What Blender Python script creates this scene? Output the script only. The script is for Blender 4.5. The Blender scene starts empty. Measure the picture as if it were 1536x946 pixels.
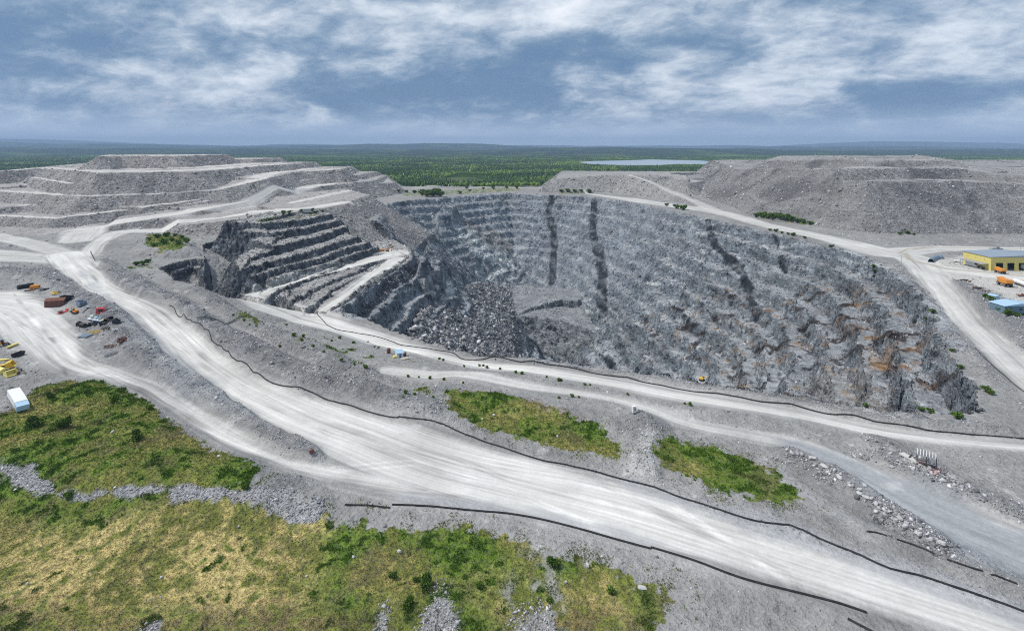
import bpy, math, random
import numpy as np
from mathutils import Vector, Matrix

random.seed(7)
RNG = np.random.default_rng(11)
scene = bpy.context.scene
COL = scene.collection
R = math.radians

# ------------------------------------------------------------------ survey
# Points of the photograph become ground points: a level camera 80 m above the haul road.
F, CX, HY, CZ = 853.0, 768.0, 222.0, 80.0

def W(px, py, z=0.0):
    d = (CZ - z) * F / (py - HY)
    return ((px - CX) / F * d, d)

def W3(pts):
    return np.array([(*W(x, y, z), z) for x, y, z in pts])

# ------------------------------------------------------------------ noise
_PR = np.random.default_rng(5)
_PERM = np.concatenate([_PR.permutation(512)] * 2).astype(np.int32)
_AN = _PR.uniform(0, 2 * math.pi, 512)
_GX = np.cos(_AN).astype(np.float32); _GY = np.sin(_AN).astype(np.float32)

def perlin(x, y, seed=0):
    x0 = np.floor(x); y0 = np.floor(y)
    fx = (x - x0).astype(np.float32); fy = (y - y0).astype(np.float32)
    ix = (x0.astype(np.int32) + seed * 57) & 511; iy = (y0.astype(np.int32) + seed * 131) & 511
    ix1 = (ix + 1) & 511; iy1 = (iy + 1) & 511
    u = fx * fx * fx * (fx * (fx * 6 - 15) + 10)
    v = fy * fy * fy * (fy * (fy * 6 - 15) + 10)
    p0 = _PERM[ix]; p1 = _PERM[ix1]
    def g(p, yy, dx, dy):
        k = _PERM[p + yy]
        return _GX[k] * dx + _GY[k] * dy
    a = g(p0, iy, fx, fy); b = g(p1, iy, fx - 1, fy)
    c = g(p0, iy1, fx, fy - 1); d = g(p1, iy1, fx - 1, fy - 1)
    a += (b - a) * u; c += (d - c) * u
    return (a + (c - a) * v) * np.float32(1.5)

def fbm(x, y, sc, octs=3, seed=0, gain=0.5):
    r = 0; a = 1.0; t = 0
    for o in range(octs):
        r = r + a * perlin(x / sc, y / sc, seed + o * 17); t += a
        a *= gain; sc *= 0.5
    return r / t

def cell(x, y, sc, seed=0):
    """random value per broken-up block of ground, -1..1"""
    qx = np.floor((x + .8 * sc * perlin(x / sc, y / sc, seed)) / sc).astype(np.int32); qy = np.floor((y + .8 * sc * perlin(x / sc + 9.3, y / sc, seed)) / sc).astype(np.int32)
    return _AN[_PERM[_PERM[(qx + seed * 7) & 511] + (qy & 511)]].astype(np.float32) / math.pi - 1

def sstep(a, b, x):
    t = np.clip((x - a) / (b - a), 0, 1)
    return t * t * (3 - 2 * t)

# ------------------------------------------------------------------ polylines
def nearest(X, Y, P, closed=False, vals=None):
    """distance, signed side (+ = left), along-length, interpolated values at the nearest point"""
    P = np.asarray(P, float)
    n = len(P)
    segs = [(i, (i + 1) % n) for i in range(n if closed else n - 1)]
    best = np.full(X.shape, 1e18); side = np.zeros(X.shape); along = np.zeros(X.shape)
    v = None if vals is None else [np.zeros(X.shape) for _ in vals]
    s0 = 0.0
    for i, j in segs:
        ax, ay = P[i, 0], P[i, 1]; dx, dy = P[j, 0] - ax, P[j, 1] - ay
        L2 = dx * dx + dy * dy + 1e-12; L = math.sqrt(L2)
        rx = X - ax; ry = Y - ay
        t = np.clip((rx * dx + ry * dy) / L2, 0, 1)
        ex = rx - t * dx; ey = ry - t * dy
        d2 = ex * ex + ey * ey
        m = d2 < best
        best = np.where(m, d2, best)
        side = np.where(m, (dx * ry - dy * rx) / L, side)
        along = np.where(m, s0 + t * L, along)
        if v is not None:
            for k, q in enumerate(vals):
                v[k] = np.where(m, q[i] + (q[j] - q[i]) * t, v[k])
        s0 += L
    return np.sqrt(best), np.sign(side), along, v

def inside(X, Y, P):
    P = np.asarray(P, float); n = len(P)
    r = np.zeros(X.shape, bool)
    j = n - 1
    for i in range(n):
        xi, yi, xj, yj = P[i, 0], P[i, 1], P[j, 0], P[j, 1]
        c = ((yi > Y) != (yj > Y)) & (X < (xj - xi) * (Y - yi) / (yj - yi + 1e-12) + xi)
        r ^= c; j = i
    return r

def sub(X, Y, P, pad):
    P = np.asarray(P)
    return np.nonzero((X > P[:, 0].min() - pad) & (X < P[:, 0].max() + pad) &
                      (Y > P[:, 1].min() - pad) & (Y < P[:, 1].max() + pad))[0]

# ------------------------------------------------------------------ the quarry height field
NU, UMAX = 1250, 1.17
US = np.linspace(-UMAX, UMAX, NU)
rows = [66.0]
while rows[-1] < 1800:
    y = rows[-1]
    rows.append(y + (y / 480 if y < 1150 else y / 120))
YS = np.array(rows); NR = len(YS)
YY, UU = np.meshgrid(YS, US, indexing='ij')
X = (UU * YY).ravel(); Y = YY.ravel().copy()
# ragged working coordinates so that no crest or toe is a ruled line
WX = X + 4.0 * fbm(X, Y, 60, 2, 3) + 1.6 * fbm(X, Y, 13, 3, 5) + 1.1 * cell(X, Y, 7, 1) + .7 * cell(X, Y, 3.2, 2)
WY = Y + 4.0 * fbm(X, Y, 60, 2, 4) + 1.6 * fbm(X, Y, 13, 3, 6) + 1.1 * cell(X, Y, 7, 3) + .7 * cell(X, Y, 3.2, 4)
SX = X + 1.6 * fbm(X, Y, 30, 3, 7); SY = Y + 1.2 * fbm(X, Y, 30, 3, 8)

Z = 0.8 * fbm(X, Y, 160, 2, 1)
Z -= 14 * sstep(1150, 1500, Y)
POND = np.array([W(a, b, -8.0) for a, b in ((645, 279.5), (676, 276.5), (716, 276.3), (746, 277.6), (740, 280.6), (700, 281.8), (664, 282.2))])
_i = sub(X, Y, POND, 60)
_d = nearest(X[_i], Y[_i], POND, True)[0]
Z[_i] = np.where(inside(X[_i], Y[_i], POND), np.minimum(Z[_i], -10.5), np.minimum(Z[_i], -8.4 + _d * .08))
ZONE = np.zeros(X.shape, np.int8)      # 0 ground, 1 pit, 2 left hill, 3 right hill, 4 benches

def carve(pts, half, slope):
    global Z
    P = W3(pts)
    i = sub(X, Y, P, 80)
    d, s, al, v = nearest(SX[i], SY[i], P, vals=[P[:, 2]])
    Z[i] = np.minimum(Z[i], v[0] + np.maximum(0, d - half) * slope)

def terr(t, h, flat):
    k = np.floor(t / h); f = t / h - k
    return h * (k + sstep(flat, flat + (1 - flat) * 0.72, f))

def hole(pts, slopes, floor, zone, bench=15, flat=0.4, keep=None, warp=True):
    global Z
    P = W3(pts)
    x, y = (WX, WY) if warp else (SX, SY)
    i = sub(X, Y, P, 5)
    ii = i[inside(x[i], y[i], P)]
    d, s, al, v = nearest(x[ii], y[ii], P, True, [P[:, 2], np.tan(np.radians(slopes)), np.asarray(keep)])
    dep = d * v[1]
    dep = dep + 4.0 * fbm(X[ii], Y[ii], 42, 3, 21) * sstep(0, 20, d)
    tz = terr(dep, bench, flat)
    dd = dep * (1 - v[2]) + tz * v[2]
    z = v[0] - np.maximum(dd, 0)
    fl = floor + 4 * fbm(X[ii], Y[ii], 80, 3, 22)
    z = np.maximum(z, fl)
    m = z < Z[ii]
    Z[ii[m]] = z[m]; ZONE[ii[m]] = zone
    return ii, d, v

def mesa(pts, slope, zone, back=None, reach=70, warp=1, crown=0.0):
    global Z
    P = W3(pts)
    if back is not None:
        P = np.vstack([P, np.array(back, float)])
    x, y = (WX, WY) if warp == 2 else (SX, SY) if warp == 1 else (X, Y)
    i = sub(X, Y, P, reach)
    d, s, al, v = nearest(x[i], y[i], P, True, [P[:, 2]])
    ins = inside(x[i], y[i], P)
    z = np.where(ins, v[0] + crown * np.minimum(d, 40), v[0] - d * math.tan(R(slope)))
    m = (z > Z[i])
    if zone == 4:
        m &= d < reach
    Z[i[m]] = z[m]; ZONE[i[m]] = zone

# the rim road dips towards the hairpin
RIM = [(372, 445, -6), (400, 460, -9), (455, 475, -13), (520, 490, -13), (587, 512, -10), (640, 527, -6), (705, 541, -3), (800, 549, 0)]
carve(RIM, 7, 0.22)

# the pit
PIT = [(528, 481, -12), (593, 504, -9), (658, 523, -5), (723, 536, -2), (800, 541, 0), (928, 559, 0),
       (1025, 577, 0), (1200, 607, 0), (1350, 628, 0), (1450, 634, 0), (1505, 628, 0), (1500, 590, 0), (1445, 520, 0), (1400, 447, 0), (1345, 402, 0), (1290, 380, 0),
       (1150, 347, 0), (1060, 327, 0), (960, 306, 0), (880, 294, 0), (760, 289, 0), (640, 297, 0), (575, 300, 4),
       (560, 335, 0), (606, 366, -16), (608, 386, -18), (580, 403, -17), (552, 425, -15), (520, 449, -14), (492, 467, -13.5)]
PSL = [36, 40, 44, 50, 54, 54, 52, 48, 44, 42, 40, 38, 37, 37, 36, 36, 36, 38, 41, 42, 42, 42, 42, 38, 38, 40, 43, 44, 44, 43, 42]
PKP = [1, 1, .9, .8, .9, 1, 1, 1, 1, 1, 1, 1, 1, .95, .8, .65, .5, .42, .42, .45, .5, .5, .3, .1, .1, .8, 1, 1, 1, 1, 1]
hole(PIT, PSL, -172, 1, bench=11, flat=0.40, keep=PKP)
# working shelf at the foot of the far wall
def shelf(P, slope):
    P = W3(P); P = np.vstack([P, [(150, 660, -112), (110, 720, -100), (0, 730, -96)]])
    i = sub(WX, WY, P, 60)
    d, s, al, v = nearest(WX[i], WY[i], P, True, [P[:, 2]])
    z = np.where(inside(WX[i], WY[i], P), v[0], v[0] - d * math.tan(R(slope)))
    m = (z > Z[i]) & (ZONE[i] == 1)
    Z[i[m]] = z[m]; SHELF[i[m]] = 1
SHELF = np.zeros(len(X))
shelf([(772, 474, -100), (800, 474, -102), (845, 482, -106), (895, 499, -110), (930, 518, -114), (962, 534, -116)], 42)
# the notch beside the hairpin
NOTCH = [(226, 394, 4), (248, 382, 6), (275, 376, 6), (300, 374, 6), (335, 390, 4), (356, 402, 3), (378, 412, 0), (382, 436, -7), (356, 446, -4), (304, 432, 0), (255, 416, 2)]
hole(NOTCH, [56, 60, 64, 66, 62, 60, 50, 40, 50, 52, 50], -25, 4, bench=11, flat=0.25, keep=[.9] * 11)

# the cut that holds the benches and ramps of the left wall
BH0 = [(-88, 500, -18), (-82, 560, -16), (-100, 600, -10), (-135, 625, 0), (-170, 640, 8), (-262, 660, 12), (-262, 470, 12), (-225, 410, 8), (-205, 350, 5), (-178, 330, 0), (-150, 322, -2), (-104, 318, -13), (-98, 380, -15)]
def cut_world(P, floor, slope):
    P = np.array(P, float)
    i = sub(SX, SY, P, 2)
    ii = i[inside(SX[i], SY[i], P)]
    d, s, al, v = nearest(SX[ii], SY[ii], P, True, [P[:, 2]])
    zn = np.maximum(floor, v[0] - d * slope)
    m = zn < Z[ii]
    Z[ii[m]] = zn[m]; ZONE[ii[m]] = 4
cut_world(BH0, -19, 2.5)
# benches and ramps of the left wall
B = lambda x, y, z: (x, y, z)
mesa([(486, 469, -14), (520, 448, -14), (552, 424, -15), (608, 386, -18)], 42, 4, [(-112, 545, -18), (-150, 400, -14), (-128, 340, -14)], 12, 2)
mesa([(455, 462, -11), (505, 434, -13), (552, 408, -16)], 62, 4, [(-150, 470, -15), (-165, 360, -11)], 40, 2)
mesa([(432, 450, -9), (475, 432, -11), (545, 402, -15)], 62, 4, [(-150, 480, -13), (-165, 360, -9)], 40, 2)
mesa([(392, 448, -7), (425, 431, -8), (470, 417, -11), (530, 400, -15), (606, 383, -18)], 62, 4, [(-112, 545, -18), (-160, 520, -14), (-175, 345, -7)], 50, 2)
BENCH = [((400, 420, -3), (567, 370, -13), (-190, 600, -8), (-178, 400, -2)), ((370, 417, 1), (553, 363, -8), (-195, 610, -4), (-186, 400, 1)),
         ((353, 407, 5), (535, 355, -3), (-210, 620, 0), (-192, 396, 5)), ((410, 370, 7), (520, 340, 2), (-220, 640, 5), (-206, 447, 8)),
         ((405, 350, 11), (511, 330, 7), (-230, 650, 9), (-225, 465, 12)), ((393, 336, 16), (500, 321, 12), (-250, 660, 14), (-240, 480, 17))]
for a, b, c, e in BENCH:
    mx, my, mz = (a[0] + b[0]) / 2, (a[1] + b[1]) / 2 + 2, (a[2] + b[2]) / 2
    mesa([a, (mx, my, mz), b], 62, 4, [c, e], 45, 2)
# scree apron from the upper road down to the ramp head
mesa([(270, 338, 8), (370, 327, 13), (445, 318, 16), (520, 304, 18), (552, 292, 18)], 33, 2, [(-330, 1000, 18), (-420, 700, 10)], 80, 1)

# grassy knoll beside the notch
mesa([(222, 372, 5), (262, 372, 6), (288, 372, 5), (275, 356, 6), (225, 356, 6)], 30, 0, None, 40, 2)

# left waste hill: stacked tiers
K = [(-260, 1180), (-900, 1180)]
def tier(front, zb, slope=36, zone=2, back=K, warp=1):
    mesa(front, slope, zone, [(x, y, zb) for x, y in back], 90, warp)
tier([(-140, 352, 0), (60, 352, 1), (127, 345, 1), (157, 340, 4), (300, 316, 13), (433, 289, 18), (520, 277, 22), (590, 274, 18)], 20)
tier([(-140, 338, 5), (0, 324, 9), (83, 328, 9), (180, 316, 12), (300, 304, 17), (400, 289, 22), (467, 281, 24), (560, 271, 25)], 24)
tier([(-140, 322, 14), (37, 308, 16), (127, 308, 16), (217, 311, 15), (300, 299, 20), (390, 282, 27), (470, 268, 32), (540, 262, 33)], 32, back=[(-280, 1180), (-900, 1180)])
tier([(-140, 296, 26), (0, 287, 27), (67, 291, 27), (120, 294, 27), (233, 291, 27), (333, 284, 30), (400, 268, 40), (440, 258, 43), (510, 254, 45)], 42, back=[(-330, 1180), (-900, 1150)])
tier([(-60, 270, 38), (33, 264, 38), (100, 275, 38), (190, 276, 38), (240, 272, 39)], 39, back=[(-430, 1000), (-860, 1120)])
tier([(-20, 258, 47), (67, 252, 50), (150, 259, 51), (300, 257, 51), (400, 248, 53), (430, 246, 54)], 53, back=[(-380, 1100), (-800, 1100)])
tier([(150, 234, 69), (180, 233.4, 69), (267, 233.4, 69)], 69, back=[(-480, 960), (-680, 960)])
tier([(262, 238.2, 61.5), (300, 238.4, 61.5), (380, 238.0, 61.5)], 61.5, back=[(-430, 1060), (-620, 1060)])

# right waste hill
KR = [(1100, 1200), (420, 1200)]
tier([(1150, 308, 14), (1190, 298, 24), (1279, 294, 30), (1413, 294, 30), (1536, 296, 32), (1700, 300, 32)], 30, 41, 3, KR)
tier([(1090, 268, 31), (1150, 270, 36), (1230, 271, 42), (1300, 272, 46), (1460, 272, 46), (1536, 276, 44), (1700, 284, 42)], 44, 41, 3, KR)
tier([(1105, 253, 47), (1180, 253, 53), (1250, 253, 57), (1320, 252, 58), (1440, 253, 57), (1480, 260, 53), (1600, 268, 50)], 55, 41, 3, KR)
tier([(1145, 241, 60), (1220, 240, 63), (1303, 239.6, 65), (1399, 240.4, 65), (1437, 242, 64)], 65, 37, 3, [(800, 1100), (520, 1100)])
# pale spoil bank along the far rim and the ramp that climbs it
tier([(835, 268, 24), (905, 262.5, 30), (960, 262, 31), (1005, 264, 29), (1035, 275, 20)], 30, 36, 3, [(500, 1200), (110, 1250)])
RP = W3([(930, 262, 30), (950, 265, 28), (975, 273, 22), (1010, 287, 12), (1045, 302, 4), (1078, 316, 0)])
i = sub(X, Y, RP, 60)
d, s, al, v = nearest(SX[i], SY[i], RP, vals=[RP[:, 2]])
z = v[0] - np.maximum(0, d - 9) * .7
m = z > Z[i]
Z[i[m]] = z[m]; ZONE[i[m]] = 3
m = d < 9
Z[i[m]] = v[0][m]

Z0 = Z.copy()
def zgrid():
    return Z.reshape(NR, NU)

def hit(px, py, lift=0.0):
    """where the line of sight through a photo point meets the ground"""
    u = (px - CX) / F; v = (py - HY) / F
    fc = (u + UMAX) / (2 * UMAX) * (NU - 1)
    c = int(np.clip(math.floor(fc), 0, NU - 2)); t = fc - c
    zg = zgrid()
    col = zg[:, c] * (1 - t) + zg[:, c + 1] * t
    ray = CZ - v * YS
    k = np.nonzero(ray <= col)[0]
    if len(k) == 0 or k[0] == 0:
        k = NR - 1 if len(k) == 0 else 1
        return Vector((u * YS[k], YS[k], col[k] + lift))
    k = k[0]
    d0 = ray[k - 1] - col[k - 1]; d1 = ray[k] - col[k]
    s = d0 / (d0 - d1 + 1e-9)
    yy = YS[k - 1] + s * (YS[k] - YS[k - 1])
    zz = col[k - 1] + s * (col[k] - col[k - 1])
    return Vector((u * yy, yy, zz + lift))

def ground_z(x, y):
    r = np.clip(np.searchsorted(YS, y) - 1, 0, NR - 2)
    tr = (y - YS[r]) / (YS[r + 1] - YS[r])
    fc = np.clip((x / y + UMAX) / (2 * UMAX) * (NU - 1), 0, NU - 1.001)
    c = np.floor(fc).astype(int) if isinstance(fc, np.ndarray) else int(fc)
    t = fc - c
    zg = zgrid()
    return (zg[r, c] * (1 - t) + zg[r, c + 1] * t) * (1 - tr) + (zg[r + 1, c] * (1 - t) + zg[r + 1, c + 1] * t) * tr
# ------------------------------------------------------------------ paint helpers (world space)
def H(pts):
    return np.array([tuple(hit(x, y)) for x, y in pts])

def pmask(pts, soft=2.0, wob=2.5, sc=14, world=None, seed=50, octs=3):
    """soft-edged mask of a ground polygon, edge broken up by noise"""
    P = H(pts) if world is None else np.asarray(world)
    out = np.zeros(X.shape)
    i = sub(X, Y, P, wob * 2 + soft * 2)
    x = X[i]; y = Y[i]
    d, s, al, v = nearest(x, y, P, True)
    sd = np.where(inside(x, y, P), d, -d) + wob * 2 * fbm(x, y, sc, octs, seed)
    out[i] = sstep(-soft, soft, sd)
    return out

def lmask(pts, width, soft=1.0, wob=0.0, sc=10, seed=60):
    P = H(pts)
    w = width if isinstance(width, (list, tuple)) else [width] * len(P)
    out = np.zeros(X.shape)
    i = sub(X, Y, P, max(w) + soft + 6)
    d, s, al, v = nearest(X[i], Y[i], P, vals=[w])
    d = d - v[0] / 2
    if wob:
        d = d + wob * 2 * fbm(X[i], Y[i], sc, 3, seed)
    out[i] = 1 - sstep(-soft, soft, d)
    return out

def mixc(c, m):
    global C
    C += (np.asarray(c, np.float32)[None, :] - C) * m[:, None]

def mul(m, f):
    global C
    C *= (1 + (f - 1) * m)[:, None]

# ------------------------------------------------------------------ small relief
def grads(z):
    zg = z.reshape(NR, NU); Xg = X.reshape(NR, NU)
    zc = np.gradient(zg, axis=1) / np.gradient(Xg, axis=1)
    zr = np.gradient(zg, axis=0) / np.gradient(YS)[:, None]
    zy = zr - zc * UU
    return zc.ravel(), zy.ravel()

STEEP0 = np.hypot(*grads(Z))

# roads: stations of (far edge, near edge) photo points
MAIN = [(128, 372, 60, 392), (175, 425, 118, 432), (255, 462, 195, 480), (330, 522, 250, 535), (400, 570, 310, 580), (500, 603, 390, 635), (600, 628, 490, 690),
        (720, 660, 590, 745), (850, 697, 700, 762), (980, 732, 850, 795), (1100, 772, 990, 830), (1250, 822, 1130, 868), (1400, 870, 1250, 905),
        (1540, 920, 1400, 948), (1700, 975, 1560, 1000)]
BRANCH = [(-60, 425, -60, 505), (30, 440, 0, 500), (104, 490, 40, 545), (121, 526, 82, 568), (176, 550, 130, 572), (242, 583, 190, 588), (302, 607, 240, 624),
          (367, 650, 306, 666), (428, 682, 367, 695), (490, 693, 470, 725), (610, 705, 590, 757), (740, 740, 700, 764)]
RIMR = [(372, 436, 360, 452), (410, 450, 398, 470), (469, 467, 446, 486), (528, 482, 511, 503), (593, 505, 580, 524), (658, 524, 640, 535), (723, 538, 700, 552), (800, 545, 790, 561),
        (928, 564, 915, 584), (1025, 582, 993, 600), (1200, 612, 1190, 630), (1350, 641, 1340, 660), (1536, 660, 1530, 678), (1700, 668, 1700, 690)]
TRAIL = [(570, 545, 590, 568), (640, 552, 650, 574), (700, 556, 690, 570), (800, 573, 780, 586), (905, 588, 890, 600), (985, 608, 960, 618), (1045, 628, 1020, 642), (1125, 643, 1110, 660),
         (1200, 655, 1180, 680), (1300, 690, 1255, 715), (1400, 735, 1340, 770), (1500, 775, 1430, 815), (1600, 810, 1530, 860)]
RIGHT1 = [(877, 284, 872, 288), (960, 298, 950, 303), (1075, 314, 1070, 321), (1150, 334, 1145, 341), (1250, 354, 1240, 363), (1335, 372, 1310, 386), (1390, 384, 1350, 394),
          (1425, 420, 1382, 428), (1462, 462, 1408, 466), (1500, 500, 1440, 500), (1560, 555, 1500, 560), (1640, 610, 1560, 620)]
RIGHT0 = [(938, 261, 948, 265.5), (962, 267, 968, 271.5), (1005, 284, 1003, 289), (1045, 300, 1040, 306), (1085, 316, 1070, 321)]
RIGHT2 = [(1320, 372, 1345, 388), (1390, 369, 1405, 378), (1450, 369, 1450, 377), (1540, 371, 1540, 379), (1680, 373, 1680, 381)]
RIGHT3 = [(1345, 376, 1362, 388), (1368, 390, 1378, 400), (1420, 399, 1415, 408), (1480, 407, 1475, 416), (1540, 412, 1540, 421), (1680, 420, 1680, 430)]
RAMP1 = [(366, 434, 388, 452), (392, 421, 420, 433), (448, 407, 470, 418), (518, 390, 530, 401), (592, 373, 606, 384)]
RAMP2 = [(452, 466, 490, 474), (492, 449, 521, 451), (533, 422, 554, 427), (580, 384, 606, 391)]
UPLO = [(108, 382, 150, 386), (140, 360, 160, 364), (180, 345, 192, 350), (265, 330, 270, 335), (367, 319, 368, 323), (445, 312, 446, 316), (520, 301, 520, 305)]
UPHI = [(100, 352, 128, 372), (122, 340, 158, 344), (230, 322, 236, 328), (300, 311, 302, 317), (433, 283, 434, 288), (500, 273, 500, 277)]
WEST = [(-60, 372, -60, 396), (30, 378, 20, 394), (90, 380, 80, 398), (140, 392, 115, 405)]
WEST2 = [(-60, 335, -60, 352), (20, 352, 5, 364), (70, 362, 50, 376), (120, 374, 85, 392)]
RUV = np.zeros((len(X), 3), np.float32); RS = np.zeros(len(X)); RD = np.full(len(X), 99.0)

def road(st, strength=1.0, soft=3.0, wob=1.2):
    A = H([(a, b) for a, b, c, d in st]); Bp = H([(c, d) for a, b, c, d in st])
    M = (A + Bp) / 2
    T = np.gradient(M[:, :2], axis=0); T /= np.linalg.norm(T, axis=1)[:, None]
    N = np.stack([-T[:, 1], T[:, 0]], 1)
    hw = np.abs(((A - Bp)[:, :2] * N).sum(1)) / 2
    # resample smoothly
    n = len(M); tt = np.arange(n); fine = np.linspace(0, n - 1, n * 4)
    def cr(v):
        s = np.gradient(v)
        k = np.clip(np.floor(fine).astype(int), 0, n - 2); f = fine - k
        return ((2 * f**3 - 3 * f**2 + 1) * v[k] + (f**3 - 2 * f**2 + f) * s[k] + (-2 * f**3 + 3 * f**2) * v[k + 1] + (f**3 - f**2) * s[k + 1])
    P = np.stack([cr(M[:, 0]), cr(M[:, 1])], 1); h = np.interp(fine, tt, hw)
    i = sub(X, Y, P, h.max() + 10)
    d, s, al, v = nearest(X[i], Y[i], P, vals=[h])
    q = v[0] - d + wob * 2 * fbm(X[i], Y[i], 22, 3, 70)
    st_ = sstep(-soft * .6, soft, q) * strength
    m = st_ > RS[i]
    j = i[m]
    RS[j] = st_[m]
    RUV[j, 0] = (d * s)[m]; RUV[j, 1] = al[m] + 300 * len(st); RUV[j, 2] = (v[0])[m]
    RD[j] = (v[0] - d)[m]

for r_, k_ in ((MAIN, 1.0), (BRANCH, .95), (RIMR, .95), (TRAIL, .75), (RIGHT1, .8), (RIGHT2, .8), (RIGHT0, .5), (RIGHT3, .7), (RAMP1, 1.0), (RAMP2, 1.0), (UPLO, .8), (UPHI, .8), (WEST, .7), (WEST2, .65)):
    road(r_, k_, 5.5 if r_ in (MAIN, BRANCH) else 3.0, 1.4 if r_ in (MAIN, BRANCH) else .7)

# grass regions
GR = [[(-40, 640), (20, 625), (45, 600), (62, 585), (100, 575), (150, 577), (200, 596), (250, 634), (300, 668), (350, 695), (388, 715), (380, 742), (330, 752), (250, 752), (150, 756), (90, 756), (40, 742), (0, 722), (-40, 712)],
      [(-60, 712), (20, 728), (90, 750), (200, 748), (330, 750), (420, 764), (520, 777), (600, 791), (700, 787), (760, 802), (820, 824), (900, 838), (980, 868), (1004, 890), (995, 920), (965, 985), (-60, 985)],
      [(672, 592), (720, 594), (760, 600), (830, 622), (895, 640), (928, 665), (926, 688), (870, 676), (770, 656), (705, 634), (676, 622)],
      [(986, 684), (1002, 662), (1060, 669), (1120, 686), (1172, 715), (1190, 742), (1172, 755), (1095, 738), (1030, 716), (992, 697)],
      [(222, 351), (262, 350), (284, 356), (276, 374), (238, 376), (218, 366)]]
GP = [[(345, 470), (372, 478), (400, 492), (395, 497), (360, 484)], [(432, 500), (470, 514), (492, 530), (480, 532), (455, 520)], [(505, 538), (540, 544), (562, 552), (555, 558), (520, 550)],
      [(598, 584), (640, 585), (655, 596), (620, 598)], [(195, 395), (222, 393), (222, 402), (200, 404)], [(1130, 320), (1165, 321), (1218, 332), (1220, 337), (1170, 330), (1132, 326)],
      [(600, 288), (660, 286), (720, 282), (780, 281), (780, 286), (700, 291), (610, 294)], [(836, 287), (890, 288), (890, 291), (840, 291)], [(380, 332), (420, 324), (470, 316), (480, 322), (420, 332), (392, 338)]]
CH = [[(655, 872), (668, 885), (690, 920), (692, 970), (590, 970), (622, 925)], [(795, 912), (815, 905), (832, 915), (845, 970), (750, 970), (765, 930)], [(238, 898), (246, 906), (236, 930), (215, 970), (200, 970), (222, 930)],
      [(572, 905), (580, 915), (580, 970), (566, 970)]]
GRASS = np.zeros(len(X))
for k, g in enumerate(GR):
    GRASS = np.maximum(GRASS, sstep(.42, .58, pmask(g, 4.5 if k < 4 else 3, 1.6 if k < 4 else 3, 9, seed=50 + k, octs=4) + .55 * fbm(X, Y, 2.2, 3, 38)))
for g in CH:
    GRASS *= 1 - pmask(g, 0.8, 1.8, 7, seed=90)
thin = fbm(X, Y, 5, 3, 33)
GRASS *= 1 - 0.9 * lmask([(800, 815), (780, 850), (792, 900), (790, 960)], [2, 4, 7, 9], 2, 2, 6) * sstep(-.15, .15, thin)
GRASS *= 1 - 0.9 * lmask([(824, 815), (832, 870), (845, 950)], [4, 2, 4], 1.2, 1.5, 6) * sstep(-.1, .2, thin)
STONES = lmask([(-30, 708), (30, 722), (70, 745), (110, 752), (180, 748), (250, 746), (330, 749), (400, 752), (470, 765)], [1.5, 3, 2.4, 1.5, 1.5, 1.8, 2.4, 3, 5], .9, 1.6, 6)
GRASS *= 1 - STONES
for k, g in enumerate(GP):
    pm_ = pmask(g, 1.0, 3, 9, seed=80 + k)
    GRASS = np.maximum(GRASS, pm_ * sstep(-.1, .35, fbm(X, Y, 7, 3, 34) + .1))
# bank between the haul road and the rim road carries sparse weeds
weed = pmask([(330, 455), (400, 480), (500, 510), (570, 530), (570, 560), (520, 560), (430, 520), (350, 480)], 3, 4) * sstep(.12, .5, fbm(X, Y, 9, 4, 35))
GRASS = np.maximum(GRASS, weed * .8)
GRASS *= 1 - sstep(.2, .6, RS)

# banks and spoil between the roads
def berm(pts, h, half, seed=0, prof=1.0):
    global Z
    P = H(pts)
    hh = h if isinstance(h, (list, tuple)) else [h] * len(P)
    ww = half if isinstance(half, (list, tuple)) else [half] * len(P)
    i = sub(X, Y, P, max(ww) + 8)
    d, s, al, v = nearest(SX[i], SY[i], P, vals=[hh, ww])
    t = np.clip(1 - d / v[1], 0, 1)
    bump = v[0] * np.minimum(1, t * prof) * (0.85 + .5 * fbm(X[i], Y[i], 12, 3, 40 + seed)) * (1 - sstep(.25, .7, RS[i]))
    BH[i] = np.maximum(BH[i], bump)

BH = np.zeros(len(X))
berm([(150, 395), (200, 430), (280, 478), (350, 525), (420, 560), (500, 585), (580, 600), (660, 615)], [3, 4, 5, 5, 5, 5, 4, 2], [10, 12, 14, 14, 13, 12, 10, 8], 1, 1.4)
berm([(300, 440), (360, 478), (440, 520), (520, 556), (580, 574)], [3, 4, 5, 4, 2], [8, 9, 9, 8, 6], 2, 1.3)
berm([(60, 405), (95, 425), (120, 450), (160, 470), (190, 505), (230, 545), (300, 590), (370, 640), (440, 672), (470, 682)], [2, 3, 4, 4, 4.5, 4, 3.5, 3, 2.5, 2], [9, 10, 11, 9, 8, 7, 6.5, 5.5, 4.5, 4], 3, 1.6)
berm([(0, 405), (40, 412), (80, 415)], [3, 4, 2], [10, 12, 9], 4)
berm([(1345, 398), (1380, 440), (1430, 500), (1500, 580)], [1.5, 1.5, 1.5, 1.5], 5, 5)
berm([(1430, 428), (1470, 458), (1510, 490), (1560, 520)], [3, 5, 5, 5], [18, 22, 24, 24], 6, 1.3)
berm([(700, 539), (830, 549), (930, 562), (1030, 579), (1200, 610), (1350, 636), (1500, 645)], 1.6, 3.5, 7, 1.5)
berm([(930, 640), (962, 640), (975, 665), (960, 700)], [3, 4.5, 4, 2], [7, 9, 9, 6], 8, 1.2)
berm([(1195, 680), (1240, 700), (1300, 745), (1370, 790), (1400, 815)], [2.5, 3, 3, 2.5, 2], [6, 7, 7, 6, 5], 9, 1.2)
berm([(1320, 670), (1380, 710), (1430, 740), (1510, 765)], [2, 3, 3, 2], [9, 10, 9, 7], 10, 1.2)
berm([(1290, 790), (1350, 815), (1450, 855), (1536, 885)], 1.6, 4, 11)
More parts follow.
